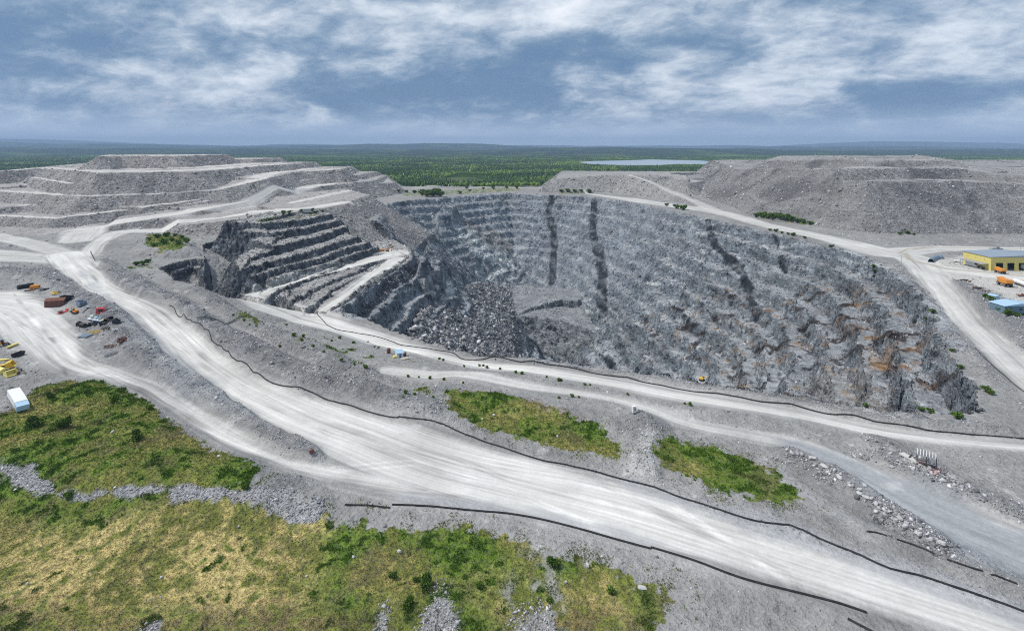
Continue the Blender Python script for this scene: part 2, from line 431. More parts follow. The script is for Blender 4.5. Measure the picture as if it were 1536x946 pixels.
berm([(400, 740), (440, 735), (475, 750), (490, 765)], [2, 2.5, 2, 1], [6, 7, 5, 4], 12)
berm([(590, 600), (660, 590), (740, 600), (830, 622), (880, 632)], [2, 2.5, 2.5, 2, 1], 8, 13)
berm([(410, 660), (440, 668), (470, 680)], [2, 3, 1.5], 5, 14, 1.4)
# grassy hill on the left, falling bank at the bottom
gh = pmask(GR[0], 12, 4, 30)
BH += gh * (3.2 + 2.0 * fbm(X, Y, 22, 3, 44))
low = pmask([(-400, 735), (0, 738), (90, 765), (330, 758), (520, 782), (700, 795), (820, 830), (1000, 885), (1120, 900), (1250, 940), (1300, 1010), (-400, 1010)], 10, 3, 30)
BH -= low * (2.0 + 1.2 * fbm(X, Y, 18, 3, 45))
Z = Z + BH

# relief by ground type
gravel = 1 - sstep(.1, .5, RS)
near = sstep(420, 150, Y)
Z += gravel * (ZONE == 0) * (0.35 * fbm(X, Y, 9, 3, 101) + 0.28 * np.abs(fbm(X, Y, 2.6, 2, 102)) * near)
rg = 1 - np.abs(fbm(WX, WY, 26, 4, 103)) * 2
rg2 = 1 - np.abs(fbm(X, Y, 9, 3, 104)) * 2
LW = .3 + .7 * sstep(-75, -20, X)
LW *= 1 - .55 * pmask([(1040, 470), (1120, 400), (1250, 400), (1340, 410), (1400, 460), (1500, 610), (1350, 618), (1200, 606), (1040, 575)], 14, 10, 40)
pitm = (ZONE == 1) * gravel
def pz(P, *a, **k):
    return pmask(P, *a, **k) * (ZONE == 1)
Z += 11 * pz([(664, 312), (684, 318), (674, 345), (690, 372), (722, 398), (705, 425), (660, 418), (640, 448), (628, 420), (645, 380), (652, 345)], 2.5, 7, 24)
Z += 6 * pz([(700, 340), (772, 385), (785, 415), (745, 420), (705, 385)], 2.5, 6, 20)
RW_ = pz([(1040, 470), (1120, 400), (1250, 420), (1340, 420), (1400, 460), (1480, 600), (1350, 612), (1200, 600), (1060, 565)], 14, 10, 40)
Z -= RW_ * 1.5 * sstep(.16, .30, fbm(X * 1.2 + 3 * cell(X, Y, 6, 12), Y, 20, 3, 130)) * (Z < -4)
Z += RW_ * .4 * cell(X, Y, 11, 14) * (Z < -4)
Z += pitm * sstep(0.25, .8, STEEP0) * LW * (1.1 * cell(X, Y, 8, 21) + .7 * cell(X, Y, 3.5, 22))
Z += (ZONE == 4) * gravel * sstep(.3, .9, STEEP0) * (1.0 * cell(X, Y, 5, 23) + .6 * cell(X, Y, 2.4, 24))
Z += LW * pitm * sstep(0.25, .8, STEEP0) * (2.4 * (rg - .6) + 1.3 * (rg2 - .6) + .7 * fbm(X, Y, 3.2, 2, 105))
Z += (ZONE == 1) * gravel * 0.6 * fbm(X, Y, 6, 3, 108)
Z += ((ZONE == 4) * gravel) * sstep(.3, .9, STEEP0) * (1.6 * (rg - .6) + 1.3 * (rg2 - .6))
hill = ((ZONE == 2) | (ZONE == 3)) * gravel
Z += hill * (1.1 * fbm(X, Y, 16, 3, 106) + .8 * fbm(X, Y, 4, 2, 107) * sstep(.2, .6, STEEP0))
Z += GRASS * (.25 * fbm(X, Y, 3.0, 2, 109))

Z += (ZONE == 3) * sstep(56, 63, Z) * 2.2 * fbm(X, Y, 26, 3, 135)
# blasted rock heap and fans on the pit wall
def fan(px, py, lift, slope, ang0, ang1, reach, amp=1.5, seed=0):
    global Z
    p = hit(px, py)
    dx = X - p.x; dy = Y - p.y
    d = np.hypot(dx, dy)
    i = np.nonzero(d < reach)[0]
    an = np.degrees(np.arctan2(dy[i], dx[i]))
    w = sstep(ang0 - 14, ang0 + 14, an) * (1 - sstep(ang1 - 14, ang1 + 14, an))
    z = p.z + lift - slope * d[i] + amp * fbm(X[i], Y[i], 10, 3, 120 + seed)
    z = np.where(w > .02, z - (1 - w) * 30, -999)
    m = z > Z[i]
    Z[i[m]] = z[m]
    FAN[i[m]] = np.maximum(FAN[i[m]], 1.0 if seed == 0 else .6)
FAN = np.zeros(len(X))
HEAP = [(-66, 385, -42), (-68, 440, -46), (-58, 520, -55), (-48, 600, -66), (-36, 650, -74), (-14, 690, -88)]
i = sub(X, Y, np.array(HEAP), 190)
d, s, al, v = nearest(X[i], Y[i], np.array(HEAP), vals=[np.array(HEAP)[:, 2]])
z = v[0] - .64 * np.maximum(d - 2, 0) - .8 * np.maximum(X[i] - 2 + .02 * (Y[i] - 500), 0) + 3.0 * fbm(X[i], Y[i], 16, 4, 120) + 1.2 * cell(X[i], Y[i], 5, 9)
m = (z > Z[i]) & (ZONE[i] == 1)
Z[i[m]] = z[m]; FAN[i[m]] = 1
fan(756, 420, 2, .62, -140, -40, 120, 1.0, 1)
fan(832, 432, 1, .66, -130, -60, 110, 1.0, 2)
fan(905, 486, 2, .60, -140, -40, 110, 1.0, 3)
fan(985, 532, 3, .60, -160, -30, 60, 1.0, 4)
# ------------------------------------------------------------------ colour of the ground
GX, GY = grads(Z)
STEEP = np.hypot(GX, GY)
st = sstep(.30, .70, STEEP0)
C = np.zeros((len(X), 3), np.float32)
C[:] = (.258, .256, .251)
n1 = fbm(X, Y, 70, 3, 201); n2 = fbm(X, Y, 14, 3, 202); n3 = fbm(X, Y, 4, 2, 203)
C *= (1 + .22 * n1 + .22 * n2)[:, None]
zone = lambda k: (ZONE == k).astype(np.float64)
# pit wall: blue grey rock, paler dust on the flats, white and rusty streaks
z1 = zone(1)
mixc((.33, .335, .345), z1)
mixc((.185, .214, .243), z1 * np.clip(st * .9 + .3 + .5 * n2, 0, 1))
wall_tone = fbm(WX + Z * .6, WY - Z * .9, 34, 4, 210)
mul(z1, 1 + .65 * wall_tone + .35 * fbm(X + Z * .5, Z * 2.2, 12, 3, 211))
mixc((.48, .505, .52), z1 * .85 * sstep(.17, .42, fbm(X + Z * 1.2, Z * 2.4 + Y * .4, 16, 4, 212)))
mixc((.105, .115, .13), z1 * .55 * sstep(.25, .5, fbm(X * 1.2, Z * 2.5 + Y * .3, 24, 4, 213)))
mixc((.20, .185, .175), z1 * .5 * sstep(.0, .5, fbm(X, Z * 3, 60, 2, 214)) * sstep(-40, -5, Z))
# benches of the left wall
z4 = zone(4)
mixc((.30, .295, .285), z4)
mixc((.105, .118, .135), z4 * np.clip(st * 1.1, 0, 1))  # steep faces: darker rock, with their shade also put into the colour
mul(z4, 1 + .6 * n2 + .3 * n3)
# waste hills
z2 = zone(2); z3 = zone(3)
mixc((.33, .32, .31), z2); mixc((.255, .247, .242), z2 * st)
mul(z2, 1 + .18 * n1 + .22 * n2 + .22 * fbm(X * 1.5, Z * 4, 30, 3, 220))
mul(z2 * st, 1 + .32 * fbm(X + .25 * Y, Z * .12, 8, 3, 226)); mul(z3 * st, 1 + .32 * fbm(X - .1 * Y, Z * .12, 8, 3, 227))
mixc((.14, .14, .145), z2 * st * .6 * sstep(.1, .45, fbm(X, Y, 90, 3, 221)))
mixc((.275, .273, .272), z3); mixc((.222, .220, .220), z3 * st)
mul(z3, 1 + .20 * n1 + .22 * n2 + .22 * fbm(X * 1.5, Z * 4, 30, 3, 222))
mixc((.085, .087, .09), z3 * .75 * sstep(.24, .42, fbm(X, Y + Z, 80, 3, 223)))
pale = pmask([(820, 286), (835, 264), (905, 258), (1000, 258), (1080, 300), (960, 300)], 12, 8, 40)
mixc((.33, .325, .315), z3 * pale * .8)

# dusty haul tracks along the tops of the left tiers
TRK = np.zeros(len(X))
for pts, w_ in (([(60, 252), (110, 256), (150, 257), (230, 256.5), (300, 254.5), (360, 250), (425, 246.5)], 26), ([(165, 233.6), (265, 233.6)], 60), ([(300, 238.6), (378, 238.4)], 60),
                ([(-60, 268), (33, 262.5), (100, 273.5), (190, 275)], 9), ([(0, 286), (67, 290), (120, 293), (233, 290)], 9), ([(320, 285), (350, 280), (380, 271), (405, 260), (440, 252)], 16), ([(395, 252), (440, 249), (470, 252)], 30),
                ([(37, 307), (127, 307)], 10), ([(217, 310), (300, 300), (400, 287), (467, 280)], 7), ([(0, 323), (83, 327), (180, 315)], 8), ([(370, 281), (430, 275), (510, 265)], 8), ([(455, 262), (530, 263)], 14),
                ([(440, 303), (500, 290), (550, 284)], 8)):
    tm_ = lmask([(a, b + .4) for a, b in pts], w_ * 1.6, w_ * .12, w_ * .08, 20) * sstep(.48, .22, STEEP0); TRK = np.maximum(TRK, tm_)
    mixc((.54, .525, .505), tm_ * (z2 + zone(0) * .3) * .92)
mixc((.38, .37, .355), z2 * .45 * sstep(.0, .4, fbm(X, Y, 60, 3, 228)))
for pts in ([(1145, 288), (1279, 293), (1413, 293)], [(1006, 259), (1200, 270), (1460, 271)], [(1105, 253), (1320, 252), (1440, 253)], [(1145, 240.5), (1399, 240.2)]):  # right hill: pale crest lines with dark bands below, marking each tier
    tm_ = lmask([(a, b + .8) for a, b in pts], 20, 4, 4, 20) * sstep(.6, .3, STEEP0) * z3; TRK = np.maximum(TRK, tm_ * .8)
    mixc((.36, .355, .355), tm_ * .75)
    mixc((.115, .115, .12), lmask([(a, b + 9) for a, b in pts], 26, 8, 10, 50) * z3 * .7 * sstep(-.1, .3, fbm(X, Y + Z, 70, 3, 229)))
# right wall: dark broken faces between dusty ledges; far wall: thin dusty ledges
mixc((.20, .205, .215), RW_ * st * .5 * sstep(-.5, .1, n2 + .3 * n3))
mixc((.265, .28, .297), RW_ * sstep(.55, .25, STEEP0) * .75)
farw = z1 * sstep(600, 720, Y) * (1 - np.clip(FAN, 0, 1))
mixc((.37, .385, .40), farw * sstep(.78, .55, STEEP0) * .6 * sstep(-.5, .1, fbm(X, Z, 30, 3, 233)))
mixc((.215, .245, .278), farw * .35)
# dark dykes crossing the benches of the far wall
DK = np.zeros(len(X))
def dyke(pts, w, c=(.028, .033, .040), k=.97):
    m = lmask(pts, w, .6, 1.3, 9, seed=230) * z1
    DK[:] = np.maximum(DK, m)
    brk = sstep(.12, .3, np.abs(((Z / 12.0 + .8 * fbm(X, Y, 25, 2, 231)) % 1) - .5))
    mixc(c, m * k * (.55 + .45 * brk))
dyke([(828, 296), (823, 318), (830, 345), (832, 375), (829, 400), (829, 424)], [9, 10, 11, 11, 11, 10])
dyke([(891, 298), (890, 325), (889, 350), (899, 380), (904, 410), (902, 440), (905, 475)], [10, 11, 11, 12, 12, 12, 9])
dyke([(1062, 329), (1063, 345), (1071, 361), (1082, 378), (1099, 393), (1110, 406), (1117, 420), (1123, 440), (1130, 456), (1138, 474)], [5, 6, 7, 6.5, 7, 6.5, 6, 6, 5, 6])
for a, b in (((1160, 352), (1168, 372)), ((1172, 385), (1178, 410)), ((822, 485), (823, 494)), ((798, 512), (798, 526)), ((811, 514), (809, 528)), ((912, 534), (918, 548))):
    dyke([a, b], 3.5 if a[0] > 1150 else 6)
dyke([(605, 300), (602, 330), (600, 370)], 8, (.06, .065, .07), .6)
# dark cliff and pale slab left of centre
cl = pmask([(668, 318), (680, 318), (672, 345), (680, 372), (720, 395), (705, 420), (660, 415), (640, 445), (632, 420), (648, 380), (655, 345)], 4, 8, 22) * z1
mixc((.075, .088, .108), cl * .75 * sstep(-.35, .2, fbm(X, Z * 1.5, 18, 3, 240)))
sl = pmask([(678, 330), (720, 350), (762, 388), (775, 410), (758, 425), (700, 440), (650, 440), (665, 420), (720, 405), (700, 365), (676, 345)], 4, 8, 20) * z1
mixc((.56, .60, .61), sl * .95 * sstep(-.22, .16, fbm(X + Z * 1.5, Z * 2.5, 12, 4, 241)))
sh_ = pmask([(690, 325), (760, 350), (770, 385), (740, 375), (700, 345)], 5, 8, 20) * z1
mixc((.27, .25, .235), sh_ * .5)
mixc((.30, .36, .33), lmask([(705, 352), (735, 372), (765, 390)], 3, 2, 3, 8) * z1 * .5)
# rust and painted dark voids on the right wall
rust = pmask([(960, 480), (1040, 440), (1140, 440), (1230, 430), (1330, 425), (1390, 450), (1440, 520), (1480, 600), (1350, 610), (1200, 600), (1060, 560), (985, 520)], 10, 10, 40) * z1
rn = fbm(X * 1.3 + Z, Y * .7 + Z * 1.7, 9, 4, 250)
rl = sstep(.22, .40, rn) * (.35 + .65 * sstep(-.2, .35, fbm(X, Y, 45, 2, 251)))
mixc((.30, .20, .10), rust * rl * .8)
mixc((.23, .115, .045), rust * sstep(.36, .52, rn) * .8)
mixc((.035, .028, .024), rust * .92 * sstep(.20, .36, fbm(X * 1.4, Y + Z * 1.2, 17, 3, 252)))  # shaded voids below the ledges, painted in as near-black patches
for x0, y0, w in ((1282, 442, 5), (1322, 446, 5), (1238, 470, 5), (1330, 540, 8), (1318, 552, 7), (1375, 525, 7), (1290, 490, 4), (1260, 480, 4), (1300, 505, 5), (1205, 520, 4), (1170, 545, 4), (1400, 580, 4), (972, 490, 3)):
    p = hit(x0, y0); d = np.hypot(X - p.x, (Y - p.y) * .6)
    mixc((.26, .15, .07), z1 * sstep(w * .8, w * .2, d + 7 * n3 + 6 * n2) * .5)
mixc((.27, .262, .25), pmask([(1230, 555), (1290, 560), (1310, 590), (1390, 620), (1480, 632), (1300, 612), (1200, 600)], 5, 6, 20) * z1 * .55)
# blasted heap
fm = np.clip(FAN, 0, 1) * z1
mixc((.185, .192, .205), fm)
mul(fm, 1 + .5 * n3 + .3 * n2)
# pale dust aprons / floor
mixc((.235, .243, .255), z1 * sstep(-150, -166, Z) * .8)

mixc((.20, .208, .218), SHELF * z1 * .8); mixc((.27, .278, .288), SHELF * z1 * sstep(.5, .2, STEEP0) * .7)
# ground between the roads
mixc((.200, .202, .206), zone(0) * sstep(.8, 2.2, BH) * .8)
mixc((.15, .145, .145), lmask([(350, 505), (420, 540), (500, 565), (570, 585)], 6, 3, 3, 12) * .55)
mixc((.14, .14, .145), lmask([(150, 455), (190, 500), (225, 540)], 9, 4, 4, 10) * .55)
mixc((.33, .33, .335), pmask([(60, 425), (100, 440), (120, 480), (90, 470)], 5, 4) * .7)
mixc((.48, .475, .465), pmask([(945, 690), (975, 640), (990, 650), (980, 725), (935, 712)], 2, 2) * .75)
mixc((.36, .36, .36), pmask([(560, 610), (640, 605), (680, 628), (700, 650), (620, 622)], 3, 2) * .5)
yard = pmask([(1385, 392), (1440, 384), (1600, 388), (1600, 470), (1500, 452), (1430, 418)], 4, 3, 16)
mixc((.50, .485, .455), yard * (1 - sstep(.9, 2.5, BH)) * .9)
mixc((.235, .238, .25), pmask([(110, 500), (150, 540), (200, 560), (330, 610), (260, 570), (190, 530), (150, 490)], 4, 3) * .5)
mixc((.23, .235, .25), pmask([(1180, 668), (1280, 690), (1540, 800), (1540, 860), (1420, 820), (1300, 745)], 4, 2) * .6)
mixc((.25, .21, .175), pmask([(800, 600), (885, 625), (890, 638), (850, 630), (790, 608)], 3, 3) * .7)
mixc((.50, .49, .47), pmask([(1355, 684), (1385, 690), (1440, 715), (1440, 722), (1400, 712), (1360, 692)], 1, 1.2, 5) * .8)
mixc((.36, .345, .31), lmask([(1420, 389), (1380, 386), (1340, 378)], 6, 3, 2) * .4)

# roads
streak = (.55 * fbm(RUV[:, 0] * 1.0 + 3 * fbm(RUV[:, 1], RUV[:, 1] * 0 + .5, 60, 2, 261), RUV[:, 1] * .018, 1.6, 3, 260) + .5 * fbm(RUV[:, 0], RUV[:, 1] * .03, 5.5, 2, 262))
RW = RS * sstep(-.45, .35, streak * 1.0 + .55 * sstep(.0, 7, RD) - .10)
mixc((.54, .532, .508), np.clip(RW * 1.0, 0, 1) * .95)
mul(RS, 1 + .30 * streak)
mul(RS, 1 + .22 * fbm(X, Y, 38, 3, 263) + .10 * n2)
for k_, pts in enumerate(([(40, 470), (120, 540), (220, 592), (330, 655), (430, 700), (560, 720)], [(20, 440), (90, 520), (170, 565), (280, 620), (380, 682), (470, 712), (640, 735)], [(5, 470), (60, 500), (100, 560), (95, 590), (40, 575)], [(110, 560), (190, 565), (160, 575), (60, 565), (0, 580)],
                          [(130, 400), (190, 470), (270, 520), (380, 600), (500, 650), (640, 690)], [(150, 395), (230, 470), (320, 545), (430, 610), (560, 655), (720, 700)], [(500, 700), (620, 690), (760, 730), (900, 790), (1050, 835)], [(600, 650), (760, 715), (980, 770), (1180, 850)],
                          [(720, 690), (900, 720), (1040, 790), (1200, 870)], [(930, 710), (985, 740), (1080, 800), (1180, 870)], [(560, 735), (700, 745), (880, 795), (1100, 850), (1320, 920)])):
    for off in (0, 7):
        tr_ = lmask([(a + off * .4, b + off) for a, b in pts], .55, .5, .5, 25, seed=280 + k_) * np.clip(RS * 1.5, 0, 1) * sstep(-.35, .15, fbm(X, Y, 18, 2, 290 + k_))
        mul(tr_, .72 if k_ % 3 else 1.28)
mixc((.64, .63, .60), RS * sstep(.35, .7, streak + .25 * n2) * .5)
mixc((.30, .265, .21), (lmask([(1370, 374), (1390, 371), (1450, 372), (1560, 374)], 3, 1) + lmask([(1358, 380), (1366, 390), (1420, 403), (1560, 416)], 4, 1.5) + lmask([(1348, 380), (1362, 373), (1400, 370)], 2, 1)).clip(0, 1) * .7)
# quiet blue grey lanes beside the worn lines
mixc((.262, .278, .298), pmask([(1150, 652), (1200, 664), (1290, 692), (1400, 738), (1560, 805), (1560, 880), (1430, 822), (1330, 762), (1240, 700)], 2.5, 2) * .8)
mixc((.335, .345, .36), lmask([(940, 722), (1050, 760), (1110, 780), (1190, 796), (1250, 822), (1340, 858), (1440, 892), (1560, 935)], [3, 5, 6.5, 7, 7, 7, 7, 7], 2, 1.5, 12) * .7)
mixc((.34, .35, .365), lmask([(600, 745), (700, 755), (800, 770), (900, 792), (980, 815)], 4, 1.5, 1.2, 10) * .6)
mixc((.30, .315, .335), pmask([(115, 400), (180, 455), (240, 512), (320, 575), (420, 645), (400, 640), (290, 590), (200, 510)], 2.5, 2) * .6)
mixc((.145, .147, .152), lmask([(1172, 672), (1215, 700), (1260, 738), (1310, 775), (1370, 815)], 5, 3, 3, 8) * .6)
mixc((.36, .365, .37), lmask([(1100, 700), (1160, 705), (1210, 745), (1290, 790)], 3.5, 2, 2, 10) * .45)
# pale scrape marks across the road verges
mixc((.55, .55, .54), sstep(.32, .5, fbm(X, Y, 12, 4, 265)) * zone(0) * .35 * (1 - GRASS))

# grass
gn = fbm(X, Y, 16, 4, 270); gn2 = fbm(X, Y, 3.2, 3, 271); gn3 = fbm(X, Y, 1.1, 2, 272)
green = np.array([.095, .150, .020], np.float32); dkg = np.array([.055, .102, .012], np.float32); straw = np.array([.44, .345, .155], np.float32); olive = np.array([.150, .160, .038], np.float32)
gc = np.zeros((len(X), 3), np.float32) + olive
def gm(c, m):
    global gc
    gc += (c - gc) * m[:, None].astype(np.float32)
gm(green, sstep(-.25, .25, gn + .5 * gn2))
lowdry = pmask([(-60, 800), (150, 790), (330, 780), (450, 800), (470, 860), (420, 960), (200, 960), (-60, 960)], 6, 8, 30) + .75 * pmask([(880, 850), (980, 880), (960, 960), (860, 960)], 4, 5) + .4 * pmask([(680, 830), (760, 830), (760, 930), (700, 930)], 4, 5)
gm(straw, np.clip(lowdry, 0, 1) * sstep(-.32, .32, gn * 1.0 + gn2 * 1.0)*.95)
gm(straw, .30 * sstep(.1, .5, -gn + .9 * gn2))
gm(dkg, sstep(.05, .40, gn * .7 + gn2 * .8 - .25 * np.clip(lowdry, 0, 1)))
brown = pmask([(-80, 930), (150, 915), (420, 905), (560, 925), (640, 900), (700, 925), (900, 930), (1000, 900), (1010, 1000), (-80, 1000)], 5, 6, 20)
gm(np.array([.115, .090, .045], np.float32), np.clip(brown, 0, 1) * sstep(-.35, .25, gn2 + .5 * gn) * .75)
gm(np.array([.125, .105, .055], np.float32), .55 * sstep(.12, .40, fbm(X, Y, 11, 4, 273)) * (1 - .6 * np.clip(lowdry, 0, 1)))
gc *= 1.14 * (1 + .55 * gn3 + .35 * gn2 + .2 * gn)[:, None]
C += (gc - C) * (GRASS * (.9 + .1 * sstep(-.3, .1, gn3)))[:, None]
mixc((.33, .33, .34), STONES * .8)
C = np.clip(C, .015, .8)

# far ground colour under the wood beyond the pit
bey = sstep(1150, 1260, Y) * zone(0)
mixc((.07, .095, .035), bey)

sand = np.zeros(len(X)); _i = sub(X, Y, POND, 60)
sand[_i] = sstep(38, 12, nearest(X[_i], Y[_i], POND, True)[0] + 8 * fbm(X[_i], Y[_i], 30, 2, 320))
mixc((.40, .37, .32), sand * .8)
mixc((.36, .35, .33), sstep(1100, 1130, Y) * sstep(1250, 1180, Y) * zone(0) * sstep(-.1, .3, fbm(X, Y, 40, 3, 321)) * .8)

# ------------------------------------------------------------------ meshes of the ground
def srgb_attr(me, name, arr4):
    a = me.attributes.new(name, 'FLOAT_COLOR', 'POINT')
    a.data.foreach_set('color', np.ascontiguousarray(arr4, np.float32).ravel())

NORM = np.stack([-GX, -GY, np.ones_like(GX)], 1)
NORM /= np.linalg.norm(NORM, axis=1)[:, None]
idx = np.arange(NR * NU).reshape(NR, NU)
QUADS = np.stack([idx[:-1, :-1], idx[:-1, 1:], idx[1:, 1:], idx[1:, :-1]], -1).reshape(-1, 4)
rock = z1 * np.clip(st + .3, 0, 1) * (1 - .35 * farw) * (1 - .6 * fm) + z4 * st
BLK = np.clip((z2 + z3) * (.2 + .5 * st) * (1 - TRK) + z1 * fm + z1 * (1 - np.clip(st + .3, 0, 1)) * .5 + zone(0) * sstep(.8, 2.5, BH) * .35, 0, 1) * (1 - np.clip(RS * 2, 0, 1)) * (1 - GRASS)
DET = np.stack([1 - np.clip(RS, 0, 1), RS, rock, GRASS], 1)

def quad_mesh(name, verts, quads, mat, normals=None, attrs=(), vec=None, blk=None):
    me = bpy.data.meshes.new(name)
    n = len(quads)
    me.vertices.add(len(verts)); me.vertices.foreach_set('co', np.ascontiguousarray(verts, np.float32).ravel())
    me.loops.add(n * 4); me.loops.foreach_set('vertex_index', np.ascontiguousarray(quads, np.int32).ravel())
    me.polygons.add(n); me.polygons.foreach_set('loop_start', np.arange(0, n * 4, 4, dtype=np.int32))
    me.update(calc_edges=True)
    for nm, arr in attrs:
        srgb_attr(me, nm, arr)
    if blk is not None:
        a = me.attributes.new('Blk', 'FLOAT', 'POINT'); a.data.foreach_set('value', np.ascontiguousarray(blk, np.float32))
    if vec is not None:
        a = me.attributes.new('ruv', 'FLOAT_VECTOR', 'POINT'); a.data.foreach_set('vector', np.ascontiguousarray(vec, np.float32).ravel())
    me.polygons.foreach_set('use_smooth', np.ones(n, bool))
    if normals is not None:
        me.normals_split_custom_set_from_vertices(normals)
    me.materials.append(mat)
    o = bpy.data.objects.new(name, me); COL.objects.link(o)
    return o

# ------------------------------------------------------------------ node helper
class NT:
    def __init__(s, mat):
        s.t = mat.node_tree; s.n = s.t.nodes
    def new(s, typ, **kw):
        nd = s.n.new(typ)
        for k, v in kw.items():
            if k == 'ins':
                for a, b in v.items():
                    s.put(nd.inputs[a], b)
            else:
                setattr(nd, k, v)
        return nd
    def put(s, sock, v):
        if isinstance(v, bpy.types.NodeSocket):
            s.t.links.new(v, sock)
        else:
            sock.default_value = v
    def math(s, op, a, b=0.0, clamp=False):
        nd = s.n.new('ShaderNodeMath'); nd.operation = op; nd.use_clamp = clamp
        s.put(nd.inputs[0], a); s.put(nd.inputs[1], b)
        return nd.outputs[0]
    def noise(s, vec, scale, detail=3, rough=.55, out='Fac'):
        nd = s.n.new('ShaderNodeTexNoise'); nd.inputs['Scale'].default_value = scale
        nd.inputs['Detail'].default_value = detail; nd.inputs['Roughness'].default_value = rough
        s.t.links.new(vec, nd.inputs['Vector'])
        return nd.outputs[out]
    def ramp(s, f, a, b, lo=0.0, hi=1.0):
        nd = s.n.new('ShaderNodeMapRange'); nd.interpolation_type = 'SMOOTHSTEP'
        s.put(nd.inputs[0], f)
        for k, v in zip((1, 2, 3, 4), (a, b, lo, hi)):
            nd.inputs[k].default_value = v
        return nd.outputs[0]
    def mix(s, f, a, b, mode='MIX'):
        nd = s.n.new('ShaderNodeMix'); nd.data_type = 'RGBA'; nd.blend_type = mode
        s.put(nd.inputs[0], f); s.put(nd.inputs[6], a); s.put(nd.inputs[7], b)
        return nd.outputs[2]
    def vmul(s, v, xyz):
        nd = s.n.new('ShaderNodeVectorMath'); nd.operation = 'MULTIPLY'
        s.t.links.new(v, nd.inputs[0]); nd.inputs[1].default_value = xyz
        return nd.outputs[0]

def material(name):
    m = bpy.data.materials.new(name); m.use_nodes = True
    return m, NT(m), m.node_tree.nodes['Principled BSDF']

gm_mat, t, bsdf = material('quarry ground')
pos = t.new('ShaderNodeNewGeometry').outputs['Position']
colr = t.new('ShaderNodeAttribute', attribute_name='Col').outputs['Color']
det = t.new('ShaderNodeSeparateColor'); da = t.new('ShaderNodeAttribute', attribute_name='Det')
t.t.links.new(da.outputs['Color'], det.inputs[0])
dG, dR, dK, dA = det.outputs[0], det.outputs[1], det.outputs[2], da.outputs['Alpha']
ruv = t.new('ShaderNodeAttribute', attribute_name='ruv').outputs['Vector']
# gravel speckle, stones
n_a = t.noise(pos, 1.6, 3, .7); n_b = t.noise(pos, .42, 3, .65); n_c = t.noise(pos, .11, 3, .6)
g = t.math('ADD', t.math('MULTIPLY', t.math('SUBTRACT', n_a, .5), 1.3), t.math('MULTIPLY', t.math('SUBTRACT', n_b, .5), 1.0))
g = t.math('ADD', g, t.math('MULTIPLY', t.math('SUBTRACT', n_c, .5), .5))
gf = t.math('ADD', 1.0, t.math('MULTIPLY', g, t.math('ADD', .28, t.math('MULTIPLY', dG, .55))))
# road streaks
rv = t.vmul(ruv, (1.0, .012, 0))
s1 = t.noise(rv, 1.1, 4, .65); s2 = t.noise(t.vmul(ruv, (.35, .02, 0)), 1.0, 3, .6)
sf = t.math('ADD', 1.0, t.math('MULTIPLY', t.math('ADD', t.math('SUBTRACT', s1, .5), t.math('MULTIPLY', t.math('SUBTRACT', s2, .5), .6)), t.math('MULTIPLY', dR, .85)))
# rock strata
k1 = t.noise(t.vmul(pos, (.10, .10, .42)), 1.0, 5, .7); k2 = t.noise(t.vmul(pos, (.5, .5, .8)), 1.0, 4, .7)
kf = t.math('ADD', 1.0, t.math('MULTIPLY', t.math('ADD', t.math('MULTIPLY', t.math('SUBTRACT', k1, .5), 1.7), t.math('MULTIPLY', t.math('SUBTRACT', k2, .5), 1.1)), dK))
f = t.math('MULTIPLY', t.math('MULTIPLY', gf, sf), t.math('MAXIMUM', kf, .25))
f = t.math('MAXIMUM', f, .12)
cmb = t.new('ShaderNodeCombineColor')
for q in range(3):
    t.put(cmb.inputs[q], f)
base = t.mix(1.0, colr, cmb.outputs[0], 'MULTIPLY')
# broken facets: every block of rock gets its own tilt and tone
def facets(sc, seed_v):
    w0 = t.noise(pos, sc * 1.6, 3, .6, 'Color')
    wv = t.new('ShaderNodeVectorMath', operation='MULTIPLY_ADD'); t.t.links.new(w0, wv.inputs[0]); wv.inputs[1].default_value = (.5 / sc, .5 / sc, .5 / sc); t.t.links.new(pos, wv.inputs[2])
    sq = t.vmul(wv.outputs[0], (1, 1, 1.5))
    v = t.new('ShaderNodeTexVoronoi'); v.inputs['Scale'].default_value = sc; t.t.links.new(sq, v.inputs['Vector'])
    df = t.new('ShaderNodeVectorMath', operation='SUBTRACT'); t.t.links.new(sq, df.inputs[0]); t.t.links.new(v.outputs['Position'], df.inputs[1])
    cc = t.new('ShaderNodeVectorMath', operation='SUBTRACT'); t.t.links.new(v.outputs['Color'], cc.inputs[0]); cc.inputs[1].default_value = (.5, .5, .5)
    dt = t.new('ShaderNodeVectorMath', operation='DOT_PRODUCT'); t.t.links.new(df.outputs[0], dt.inputs[0]); t.t.links.new(cc.outputs[0], dt.inputs[1])
    sc_ = t.new('ShaderNodeSeparateColor'); t.t.links.new(v.outputs['Color'], sc_.inputs[0])
    return dt.outputs['Value'], sc_.outputs[0]
f1h, f1c = facets(.11, 1); f2h, f2c = facets(.34, 2); f3h, f3c = facets(1.1, 3)
dF = t.new('ShaderNodeAttribute', attribute_name='Blk').outputs['Fac']
fc = t.math('ADD', t.math('MULTIPLY', t.math('SUBTRACT', f1c, .5), .40), t.math('MULTIPLY', t.math('SUBTRACT', f2c, .5), .6))
fc = t.math('ADD', t.math('MULTIPLY', fc, dK), t.math('MULTIPLY', t.math('ADD', t.math('MULTIPLY', t.math('SUBTRACT', f2c, .5), .25), t.math('MULTIPLY', t.math('SUBTRACT', f3c, .5), .5)), dF))
cmb2 = t.new('ShaderNodeCombineColor')
for q in range(3):
    t.put(cmb2.inputs[q], t.math('MAXIMUM', t.math('ADD', 1.0, fc), .2))
base = t.mix(1.0, base, cmb2.outputs[0], 'MULTIPLY')
